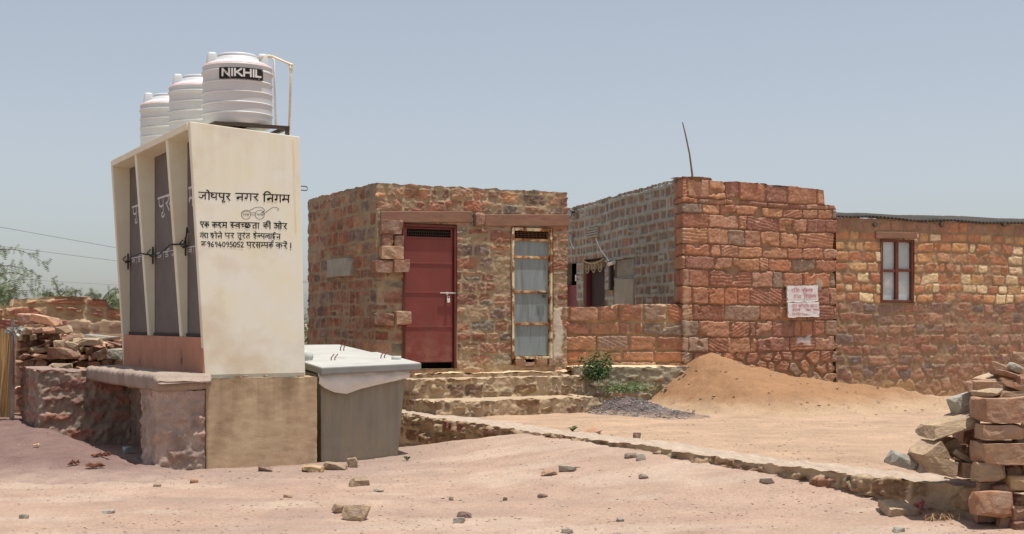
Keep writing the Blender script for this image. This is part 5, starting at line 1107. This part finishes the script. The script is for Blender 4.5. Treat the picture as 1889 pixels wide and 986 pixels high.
SR(922, 172, 1000, 236, 10.15, 'rock_grey', 336, 'small grey angular stone tucked under the topmost stone', ang=.5, roll=28, sub=3)
SR(965, 232, 1080, 318, 10.0, 'rock_pink', 337, 'round ended pink stone at the frame edge above the largest block', ang=.4, bev=.12, sub=3)
SR(940, 330, 1060, 372, 9.75, 'rock_pink', 338, 'thin stone wedged on the pale slab at the frame edge', ang=.5, roll=-8, sub=3)
SR(690, 560, 800, 650, 10.45, 'rock_red', 350, 'dark red stone deep in the cavity of the right stack', ang=.4, dy=.3)
SR(700, 470, 800, 580, 10.5, 'rock_red', 351, 'brownish stone at the back of the cavity under the pointed slab', ang=.4, dy=.3)
SR(720, 640, 810, 720, 10.45, 'rock_pink', 352, 'stone hidden low at the back of the cavity of the right stack', ang=.4, dy=.3)
SR(800, 222, 905, 275, 10.3, 'rock_tan', 353, 'pale tan slab tilted left high on the right stack', ang=.5, roll=-18, dy=.3)
SR(868, 205, 975, 262, 10.1, 'rock_pink', 354, 'angular pink slab tilted right below the topmost stone', ang=.5, roll=16, dy=.3)
SR(905, 258, 1010, 322, 9.95, 'rock_orange', 355, 'orange brown slab tilted right near the frame edge of the right stack', ang=.5, roll=20, dy=.3)
SR(790, 296, 880, 345, 9.9, 'rock_tan', 356, 'small pale slab lying askew on the largest block', ang=.5, roll=-12, yaw=20, dy=.25)
# the body of the stack behind and beyond the frame
for i in range(26):
    r2 = random.Random(900+i); z = .12+.19*(i//5)+r2.uniform(-.02, .02); x = 3.62+.33*(i % 5)+r2.uniform(-.06, .06)+.11*(i//5)
    rock('stacked_stone', (x, 10.25+r2.uniform(-.1, .12), z), (r2.uniform(.32, .42), .45, r2.uniform(.17, .23)), (0, 0, R(r2.uniform(-12, 12))), M['rock'], 900+i, 'rough stone in the body of the right stack behind the front blocks', 'stone', 'stones inside the right stack', ang=.35, bev=.05, sub=1)

# ------------------------------------------------------------------ stone heap at the far left
z2_ = lambda x, y: (x/4.483, 560+y/4.483)
def SL(x0, y0, x1, y1, Y, mat, seed, label, **k):
    a = z2_(x0, y0); c_ = z2_(x1, y1); return stone_px('heap_stone', a[0], a[1], c_[0], c_[1], Y, mat, seed, label, **k)
SL(145, 80, 300, 175, 19.1, 'rock', 401, 'pale pink slab on the top left of the left stone heap', ang=.5)
SL(235, 80, 490, 192, 18.95, 'rock', 402, 'long pointed pink slab crowning the left stone heap', ang=.5, roll=10)
SL(200, 175, 345, 250, 18.8, 'rock_tan', 403, 'tan slab under the pale pink slab of the left heap', ang=.5)
SL(330, 178, 580, 270, 18.8, 'rock_tan', 404, 'big peach slab under the long pointed slab of the left heap', ang=.5, roll=-6)
SL(605, 282, 822, 352, 18.5, 'rock_tan', 405, 'smooth wedge of tan sandstone on the right of the left heap', ang=.45)
SL(672, 250, 945, 318, 18.9, 'rock_grey', 406, 'thin grey brown slab lying flat at the right of the left heap', ang=.4, roll=5)
SL(385, 360, 635, 465, 18.4, 'rock_red', 407, 'long reddish block in the middle of the left heap', ang=.45)
SL(750, 362, 892, 462, 18.4, 'rock_red', 408, 'brown stone leaning right of the middle of the left heap', ang=.4, roll=-24)
SL(885, 370, 1025, 470, 18.6, 'rock_grey', 409, 'rubbly grey stone beside the terracotta base of the toilet block', ang=.5)
SL(940, 300, 1025, 378, 18.9, 'rock_orange', 410, 'orange stone beside the terracotta base of the toilet block', ang=.4)
SL(525, 310, 650, 392, 18.45, 'rock_tan', 411, 'peach triangular stone above the long reddish block of the left heap', ang=.5, roll=12)
SL(440, 305, 545, 380, 18.5, 'rock_tan', 412, 'small peach stone left of the triangular one in the left heap', ang=.5)
SL(555, 245, 680, 330, 18.7, 'rock_tan', 413, 'tilted tan slab behind the smooth wedge in the left heap', ang=.5, roll=-20)
SL(395, 495, 580, 545, 18.2, 'rock_tan', 414, 'flat pale stone lying on the stub wall top at the foot of the left heap', ang=.5, dy=.2)
r2 = random.Random(55)
for row in range(13):
    y = 205+row*54; xl = 105; xr = 1030 if row < 7 else 260
    x = xl+r2.uniform(0, 30)
    while x < xr:
        w_ = r2.uniform(55, 130) if x > 240 else r2.uniform(40, 85); h_ = r2.uniform(42, 72)
        top = np.interp(x, [100, 150, 480, 600, 700, 1030], [190, 170, 180, 250, 290, 330])
        if y > top:
            SL(x, y-h_*.2, x+w_*1.12, y+h_*1.0, 18.55+r2.uniform(-.05, .35)+(.25 if x > 300 else 0), r2.choice(['rock', 'rock', 'rock_pink', 'rock_tan', 'rock_red']), 430+int(x)+row*7,
               'rough small stone in the loose face of the left stone heap', group='stones in the left heap', roll=r2.uniform(-22, 22), yaw=r2.uniform(-30, 30), ang=.5, sub=1, dy=r2.uniform(.2, .4))
        x += w_*r2.uniform(.85, 1.05)
# solid middle of the heap (so that no daylight shows through it)
for i in range(24):
    r3 = random.Random(700+i); px = 45+26*(i % 8)+r3.uniform(-6, 6); z = .45+.36*(i//8); Y = 19.55+r3.uniform(-.1, .15)
    if px > 110 and i//8 == 2: z -= .12
    rock('heap_stone', ((px-944.5)/FPX*Y, Y, z), (.42, .6, .40), (0, R(r3.uniform(-10, 10)), R(r3.uniform(-20, 20))), M['rock'], 700+i, 'rough stone deep inside the left stone heap', 'stone', 'stones deep in the left heap', ang=.35, sub=1)

# ------------------------------------------------------------------ reed bundle and post at the left edge
rb = thing('reed_bundle', 'upright bundle of dry tan reed stalks at the left edge of the frame', 'reed bundle', at(2, 765, 17.4))
r2 = random.Random(12); m = MB()
for k in range(90):
    t = k/89; px0 = -75+95*t+r2.uniform(-2, 2); Y = 17.35+r2.uniform(0, .14); px1 = px0+r2.uniform(-9, 9)+3
    m.tube([at(px0, 770, Y), at((px0+px1)/2+r2.uniform(-1.5, 1.5), 690, Y), at(px1, 606+r2.uniform(-1, 9), Y)], [r2.uniform(.007, .012)]*3, 5)
m.build('stalks', M['stick'], rb)
m = MB(); m.tube([at(22, 775, 17.3), at(22, 700, 17.3), at(23, 590, 17.32)], [.032, .032, .024], 8); tag(m.build('post', M['post'], None, base=at(22, 775, 17.3)), 'thin grey post beside the reed bundle at the left', 'post')
m = MB()
for k in range(26):
    c_ = at(r2.uniform(15, 44), r2.uniform(601, 618), 17.22+r2.uniform(-.04, .1)); a = [Vector((r2.uniform(-.06, .06), r2.uniform(-.05, .05), r2.uniform(-.035, .035))) for _ in range(4)]
    m.add([c_+q for q in a]+[c_+q*.8+Vector((0, .004, 0)) for q in a], [(0, 1, 2, 3), (7, 6, 5, 4)])
m.add([at(25, 612, 17.25), at(31, 614, 17.25), at(27, 638, 17.24)], [(0, 1, 2)]); tag(m.build('torn_plastic', M['foil'], None, base=at(28, 612, 17.25)), 'shreds of silvery torn plastic caught on the post top', 'litter')

# ------------------------------------------------------------------ loose things on the ground
def gp(px, py):
    """where the view line through a pixel of the photograph meets the ground"""
    kx = (px-944.5)/FPX; kz = (597-py)/FPX; Y = 8.0
    while Y < 30 and EYE+kz*Y > float(ground_z(kx*Y, Y)): Y += .02
    return Vector((kx*Y, Y, float(ground_z(kx*Y, Y))))
gl = [(665, 890, 42, 15, 'pale_chip', 'flat pale stone lying alone on the sand before the plinth'), (655, 948, 46, 27, 'rock_tan', 'biggest tan stone of the pair in the middle foreground'), (631, 938, 30, 19, 'pale_chip', 'pale stone leaning against the biggest foreground stone'),
      (576, 866, 38, 13, 'rock_yellow', 'ochre wedge of stone at the foot of the tan plinth'), (618, 860, 40, 13, 'pale_chip', 'flat peach stone at the foot of the grey chamber'), (650, 856, 18, 17, 'pale_chip', 'upright pale stone at the foot of the grey chamber'),
      (856, 951, 24, 12, 'dark_chip', 'dark brown stone touching a bluish one in the foreground'), (846, 960, 22, 10, 'rock_grey', 'bluish grey flat stone in the foreground'), (1047, 865, 32, 11, 'rock_grey', 'dark grey flat stone on the open sand'), (1014, 873, 30, 8, 'rock_pink', 'thin pinkish slab beside the dark grey flat stone'),
      (1164, 841, 22, 9, 'dark_chip', 'dark red stone just below the retaining wall top'), (1182, 845, 16, 13, 'rock_grey', 'grey upright stone beside the dark red one'), (1188, 880, 18, 7, 'dark_chip', 'dark flat stone on the sand below the retaining wall'), (1415, 888, 26, 10, 'rock_grey', 'pale grey stone on the sand below the retaining wall'),
      (1175, 805, 13, 14, 'dark_chip', 'brown stone standing in the yard above the retaining wall'), (1092, 798, 30, 11, 'rock_orange', 'orange flat stone beside the green sprout'), (44, 953, 15, 9, 'rock_grey', 'grey pebble in the lower left corner'), (200, 945, 22, 7, 'rock_grey', 'dark greenish stone in the left foreground'),
      (833, 921, 8, 7, 'dark_chip', 'small brown pebble right of the middle foreground'), (932, 921, 9, 6, 'dark_chip', 'small square pebble in the middle foreground'), (1002, 916, 18, 6, 'dark_chip', 'thin dark chip in the centre foreground'), (1046, 980, 20, 9, 'rock_grey', 'grey stone at the lower edge of the frame'), (1144, 960, 14, 7, 'rock_grey', 'small grey stone near the lower edge of the frame'),
      (1658, 978, 22, 9, 'rock_grey', 'grey stone below the red wrapper'), (490, 866, 26, 9, 'dark_chip', 'brown flat stone against the tan plinth'), (532, 915, 16, 6, 'pale_chip', 'small pale chip left of the flat pale stone'), (358, 888, 14, 8, 'rock_orange', 'small orange stone below the mauve pier'), (290, 896, 14, 6, 'pale_chip', 'pale chip on the purplish grit'), (700, 905, 18, 5, 'rock_grey', 'thin grey chip right of the flat pale stone'), (1262, 740, 22, 5, 'pale_chip', 'thin pale slab on the dark gravel')]
for i, (px, py, w_, h_, mt, lab) in enumerate(gl):
    p = gp(px, py+h_*.42); s = p.y/FPX; rock('ground_stone', p+Vector((0, 0, h_*s*.36)), (w_*s*1.12, w_*s*.8, h_*s*1.25), (R(random.Random(i).uniform(-9, 9)), R(random.Random(i+50).uniform(-9, 9)), R(random.Random(i).uniform(-35, 35))), M[mt], 500+i, lab, 'stone', ang=.85, bev=.06, sub=2, disp=.07)
p = gp(1660, 950); s = p.y/FPX
rock('ground_stone', p+Vector((.0, .04, .03)), (.25, .24, .085), (R(12), R(4), R(10)), M['rock_tan'], 540, 'peach wedge of sandstone beside the red wrapper', 'stone', ang=.3, bev=.04, sub=2)
m = MB(); c_ = gp(1694, 947)+Vector((0, -.02, .045)); r2 = random.Random(4); nn = 8; vv = []
for i in range(nn):
    for j in range(nn): vv.append(c_+Vector(((i/(nn-1)-.5)*.075+r2.uniform(-.008, .008), r2.uniform(-.022, .022), (j/(nn-1)-.5)*.085+r2.uniform(-.008, .008)+.02*(i/(nn-1)-.5))))
ff = [(i*nn+j, (i+1)*nn+j, (i+1)*nn+j+1, i*nn+j+1) for i in range(nn-1) for j in range(nn-1)]
m.add(vv, ff); m.add([v+Vector((0, .012, 0)) for v in vv], ff)
tag(m.build('wrapper', M['wrapper'], None, base=c_), 'crumpled red wrapper beside the peach wedge of sandstone', 'litter')
for i, (px, py, w_, lab) in enumerate(((132, 861, 15, 'dark red dry leaf clump on the purplish grit'), (167, 866, 32, 'long strip of dry brown litter right of the leaf clump'), (180, 846, 26, 'strip of dry brown litter above the other one'), (70, 828, 22, 'pale dry twig lying on the purplish grit'))):
    kx = (px-944.5)/FPX; Y = 8.0
    while Y < 20 and EYE+(597-py)/FPX*Y > float(ground_z(kx*Y, Y)+max(0, grit_h(kx*Y, np.array(Y)))-.03): Y += .02
    p = Vector((kx*Y, Y, float(ground_z(kx*Y, Y)+max(0, grit_h(kx*Y, np.array(Y)))-.01))); m = MB(); r2 = random.Random(600+i); s = p.y/FPX*w_
    for k in range(9 if i < 3 else 2):
        q = p+Vector((r2.uniform(-.5, .5)*s, r2.uniform(-.03, .03), r2.uniform(0, .02))); m.tube([q, q+Vector((r2.uniform(.2, .4)*s, .02, r2.uniform(-.01, .03))), q+Vector((r2.uniform(.4, .6)*s, r2.uniform(-.03, .03), 0))], [.008, .012, .003], 5)
    tag(m.build('dry_litter', M['litter'] if i < 3 else M['stick'], None, base=p), lab, 'litter')
p = at(236, 826, 15.6); p.z = float(ground_z(p.x, p.y))+.04
rock('litter_bag', p, (.12, .1, .08), (0, 0, .4), M['foil'], 611, 'small crumpled pale plastic bag in the dark hollow under the slab', 'litter', ang=.5, bev=.15, sub=1)

p = gp(1735, 962); r2 = random.Random(9); m = MB()
for k in range(22):
    q = p+Vector((r2.uniform(-.12, .12), r2.uniform(-.06, .06), 0)); a = r2.uniform(0, 6.28); m.tube([q, q+Vector((math.cos(a)*.03, math.sin(a)*.03, r2.uniform(.02, .06))), q+Vector((math.cos(a)*.08, math.sin(a)*.06, r2.uniform(.0, .07)))], [.0025, .002, .001], 4, False)
tag(m.build('dry_grass', M['stick'], None, base=p), 'dry straw coloured grass tuft below the right end of the retaining wall', 'grass')
# scattered chips: nobody could count them
def scatter(name, n, fx, mat, smin, smax, seed, z_extra=None, flat=.5):
    r = np.random.RandomState(seed); P = fx(r, n); P = P[:n]; n = len(P)
    base = np.array([(1, 0, -.2), (-.5, .87, -.25), (-.6, -.8, -.2), (.1, .1, .75), (.7, .7, .3), (-.75, .05, .35)]); F0 = np.array([(0, 1, 2), (0, 4, 1), (4, 3, 5), (1, 4, 5), (1, 5, 2), (2, 5, 3), (2, 3, 0), (0, 3, 4)])
    s = smin*(smax/smin)**(r.rand(n)**2.6); a = r.rand(n)*6.283
    vb = base[None]*(1+.5*(r.rand(n, 6, 1)-.5))*s[:, None, None]*np.stack([np.ones(n), .5+.5*r.rand(n), flat*(.4+.8*r.rand(n))], -1)[:, None, :]
    x = vb[..., 0]*np.cos(a)[:, None]-vb[..., 1]*np.sin(a)[:, None]; y = vb[..., 0]*np.sin(a)[:, None]+vb[..., 1]*np.cos(a)[:, None]
    z = ground_z(P[:, 0], P[:, 1])+(z_extra(P[:, 0], P[:, 1]) if z_extra else 0)
    v = np.stack([x+P[:, :1], y+P[:, 1:2], vb[..., 2]+z[:, None]+s[:, None]*.06], -1).reshape(-1, 3); f = (F0[None]+6*np.arange(n)[:, None, None]).reshape(-1, 3)
    pal = np.array([H(186, 152, 130), H(170, 136, 118), H(214, 186, 162), H(150, 124, 112), H(204, 168, 142), H(230, 210, 188), H(178, 150, 138)])
    c_ = np.repeat(pal[r.randint(0, len(pal), n)]*(.8+.4*r.rand(n, 1)), 6, 0)
    o = mesh_np(name, v, f, mat, None, c_, False, base=(0, 14, 0)); return tag(o, kind='stuff')
def lane(r, n):
    Y = 8.5+9.5*r.rand(n*3)**1.3; X = (r.rand(n*3)*2-1)*.40*Y; d = fbm(X*.8, Y*1.2, 611, 3)
    k = (d+.25*r.rand(n*3) > .55); return np.stack([X[k], Y[k]], 1)
o = scatter('ground_chips', 15000, lane, am('chips', 60, .3, .3, .004, 90), .003, .02, 1, None, .32); tag(o, 'thin scatter of small stone chips over the sandy ground', 'gravel')
def yard(r, n):
    X = r.uniform(-.5, 7.5, n*2); Y = r.uniform(11, 22, n*2); k = X > np.interp(Y, KY, KX)+.5; return np.stack([X[k], Y[k]], 1)
o = scatter('yard_chips', 3200, yard, bpy.data.materials['chips'], .005, .035, 2, lambda x, y: np.maximum(sand_h(x, y), 0)-.01); tag(o, 'sparse small chips over the ochre yard and sand heap', 'gravel')
def dk(r, n): 
    X = r.normal(1.75, .5, n*3); Y = r.normal(18.75, .55, n*3); k = dark_h(X, Y) > .015; return np.stack([X[k], Y[k]], 1)
o = scatter('dark_gravel', 5500, dk, am('dark_chips', 60, .3, .3, .004, 90), .006, .03, 3, lambda x, y: np.maximum(dark_h(x, y), 0)-.03); 
c_ = o.data.color_attributes['Col']; arr = np.empty(len(c_.data)*4, np.float32); c_.data.foreach_get('color', arr); arr = arr.reshape(-1, 4); arr[:, :3] = arr[:, :3].mean(1, keepdims=True)*np.array((1.02, .88, .84)); c_.data.foreach_set('color', arr.ravel()); tag(o, 'loose dark grey chips lying over the low gravel heap', 'gravel')
def gr(r, n):
    Y = r.uniform(11.5, 16.4, n*2); X = r.uniform(-7.5, -3, n*2); k = grit_h(X, Y) > .02; return np.stack([X[k], Y[k]], 1)
o = scatter('grit_chips', 3500, gr, bpy.data.materials['chips'], .003, .014, 5, lambda x, y: np.maximum(grit_h(x, y), 0)-.03); tag(o, 'fine chips over the purplish grit heap', 'gravel')

# ------------------------------------------------------------------ plants, trees, power lines
def leafy(mb, c_, n, spread, size, r2):
    for _ in range(n):
        p = c_+Vector((r2.gauss(0, spread[0]), r2.gauss(0, spread[1]), r2.gauss(0, spread[2]))); a = Vector((r2.uniform(-1, 1), r2.uniform(-1, 1), r2.uniform(-.6, .8))).normalized(); b_ = a.cross(Vector((r2.uniform(-1, 1), r2.uniform(-1, 1), r2.uniform(-1, 1)))).normalized(); s = size*r2.uniform(.6, 1.3)
        mb.add([p-a*s, p+b_*s*.4, p+a*s, p-b_*s*.4], [(0, 1, 2, 3)])
r2 = random.Random(21)
sh = thing('green_shrub', 'bushy green shrub growing at the left end of the grey ledge', 'shrub', at(1100, 704, 19.9))
m = MB(); st = MB()
for k in range(34):
    b0 = at(1096+r2.uniform(-14, 18), 700, 19.9+r2.uniform(-.2, .2)); tip = at(1098+r2.uniform(-26, 36), r2.uniform(648, 694), 19.9+r2.uniform(-.3, .25)); mid = (b0+tip)/2+Vector((r2.uniform(-.06, .06), 0, .05)); st.tube([b0, mid, tip], [.006, .004, .002], 4, False)
    for q in (.35, .55, .75, .95): leafy(m, b0.lerp(tip, q), 9, (.035, .035, .03), .028, r2)
m.build('foliage', M['leaf'], sh); st.build('stems', M['bark'], sh)
sw = thing('trailing_weed', 'low trailing green weed between the gravel and the sand heap', 'weed', at(1150, 724, 19.4)); m = MB(); st = MB()
for k in range(30):
    b0 = at(1115+r2.uniform(0, 40), 722+r2.uniform(-3, 3), 19.4+r2.uniform(-.2, .2)); tip = b0+Vector((r2.uniform(-.1, .5), r2.uniform(-.3, .1), r2.uniform(.02, .14))); st.tube([b0, (b0+tip)/2+Vector((0, 0, .05)), tip], [.005, .004, .002], 4, False)
    for q in (.4, .7, 1): leafy(m, b0.lerp(tip, q), 7, (.04, .04, .02), .022, r2)
m.build('foliage', M['leaf_pale'], sw); st.build('stems', M['leaf_pale'], sw)
for (px, py, n, sz, lab) in ((1056, 797, 9, .055, 'small green sprout at the edge of the retaining wall'), (751, 851, 8, .04, 'tiny green sprout at the foot of the retaining wall beside the chamber')):
    p = gp(px, py); m = MB()
    for k in range(n):
        a = r2.uniform(0, 6.28); t = p+Vector((math.cos(a)*sz*1.6, math.sin(a)*sz*1.2, r2.uniform(.5, 1.4)*sz)); mid = p.lerp(t, .55)+Vector((0, 0, .02)); pr = Vector((-math.sin(a), math.cos(a), 0))*sz*.3
        m.add([p, mid+pr, t, mid-pr], [(0, 1, 2, 3)])
    tag(m.build('sprout', M['leaf'], None, base=p), lab, 'plant')
def feather(mb, wood, p0, p1, sag, r2, dens=16, ln=.16, w0=.012):
    """one drooping twig with pairs of feathery leaves"""
    pts = [p0.lerp(p1, t)+Vector((0, 0, sag*4*t*(1-t))) for t in np.linspace(0, 1, 9)]; wood.tube(pts, [w0*(1-.8*i/8) for i in range(9)], 5, False)
    for k in range(dens):
        t = .12+.88*k/(dens-1); p = p0.lerp(p1, t)+Vector((0, 0, sag*4*t*(1-t)))
        for s in (-1, 1):
            d_ = Vector((r2.uniform(-.3, .7), r2.uniform(-1, 1)*.8, s*r2.uniform(.2, .9)-.35)).normalized(); l = ln*r2.uniform(.5, 1.1)
            for q in range(5):
                c_ = p+d_*l*(q+.6)/5; e = d_.cross(Vector((0, 1, .2))).normalized()*l*.3; mb.add([c_, c_+e+d_*l*.05, c_+d_*l*.11, c_-e+d_*l*.05], [(0, 1, 2, 3)])
def wild_tree(root_px, Y, label, twigs, mat, ln, trunk_r=.09, dens=16):
    b0 = at(root_px, 597, Y); b0.z = .2; t = thing('thorn_tree', label, 'tree', b0); m = MB(); wd_ = MB(); r2 = random.Random(int(root_px)+7)
    hub = Vector((b0.x, b0.y, 1.55)); wd_.tube([b0, b0+Vector((.06, 0, .7)), hub], [trunk_r, trunk_r*.8, trunk_r*.6], 8)
    for (x0, y0_, x1, y1_, sag) in twigs:
        Yt = Y+r2.uniform(-.4, .4); p0, p1 = at(x0, y0_, Yt), at(x1, y1_, Yt); wd_.tube([hub, hub.lerp(p0, .5)+Vector((0, 0, .12)), p0], [trunk_r*.4, .02, .012], 5, False); feather(m, wd_, p0, p1, sag, r2, dens, ln)
    m.build('crown', mat, t); wd_.build('trunk', M['bark'], t); return t
wild_tree(-60, 23.5, 'green thorn tree reaching into the frame at the left edge', [(-40, 478, 86, 490, .22), (-35, 500, 70, 508, .12), (-30, 520, 72, 522, .16), (-40, 545, 44, 515, .05), (-30, 535, 68, 535, -.02), (-30, 560, 26, 538, .05), (-30, 552, 28, 548, .04), (-40, 470, 10, 462, .05), (-20, 565, 20, 556, .03), (-35, 530, 16, 540, .05), (-40, 515, 6, 506, .03), (-10, 560, 30, 558, .04), (-30, 556, 14, 530, .03)], M['leaf_pale'], .15, .09, 14)
wild_tree(105, 27, 'sparse feathery thorn bush behind the old wall, left one', [(100, 552, 80, 540, .06), (110, 550, 135, 545, .10), (112, 548, 96, 512, .02), (104, 550, 64, 546, .05), (120, 552, 150, 536, .06), (118, 552, 84, 548, .04), (100, 556, 112, 534, .03)], M['leaf_pale'], .13, .04, 9)
wild_tree(190, 27.6, 'sparse feathery thorn bush behind the old wall, right one', [(180, 560, 168, 538, .04), (186, 560, 226, 540, .16), (190, 562, 222, 556, .05), (185, 560, 155, 545, .05), (196, 560, 212, 540, .05), (200, 566, 228, 552, .05), (200, 570, 224, 566, .04), (195, 566, 226, 562, .02), (180, 564, 206, 550, .02)], M['leaf_pale'], .15, .04, 11)
# far scrub seen in the gaps
r2 = random.Random(77)
for i, (px, Y, w_, h_) in enumerate(((540, 62, 4.2, 1.9), (572, 74, 4.5, 2.1), (603, 66, 3.8, 1.7), (566, 44, 1.8, 1.1), (1046, 90, 3, 2), (505, 80, 5, 2.4))):
    b0 = at(px, 597, Y); b0.z = -.05; t = thing('distant_bush', ['grey green scrub bush far off, partly behind the toilet block', 'taller dusty bush on the horizon between toilet block and hut', 'far dusty bush partly behind the stone hut', 'small nearer bush between the chamber and the hut', 'far bush hidden beyond the hut and the courtyard house', 'broad far bush behind the toilet block'][i], 'bush', b0, 'bushes on the plain'); m = MB(); wd_ = MB()
    for k in range(42):
        c_ = b0+Vector((r2.gauss(0, w_*.25), r2.gauss(0, w_*.25), h_*r2.uniform(.15, .95)*(1-.25*abs(r2.gauss(0, .6))))); leafy(m, c_, 26, (w_*.06, w_*.06, h_*.06), .085, r2)
        if k % 4 == 0: wd_.tube([b0, b0.lerp(c_, .6)+Vector((.05, 0, .1)), c_], [.05, .03, .01], 5, False)
    m.build('crown', M['leaf_far'], t); wd_.build('trunk', M['bark'], t)
def cable(p0, p1, Y0, Y1, sag, r_, label):
    a, c_ = at(*p0, Y0), at(*p1, Y1); n = 24; m = MB(); m.tube([a.lerp(c_, k/n)-Vector((0, 0, sag*4*(k/n)*(1-k/n))) for k in range(n+1)], r_, 6); o = m.build('power_line', M['wire_far'], None, base=a); tag(o, label, 'cable', 'power lines across the plain')
M['wire_far'] = pm('weathered_wire', V(130, 132, 136), V(120, 122, 126), 4, .7)
cable((-260, 373), (900, 579), 55, 60, .0, .014, 'upper of the two overhead power lines crossing at the left')
cable((-260, 419), (900, 556), 55, 62, .15, .013, 'lower of the two overhead power lines crossing at the left')
cable((-260, 497), (900, 560), 75, 80, .1, .012, 'faint distant power line just above the bushes')
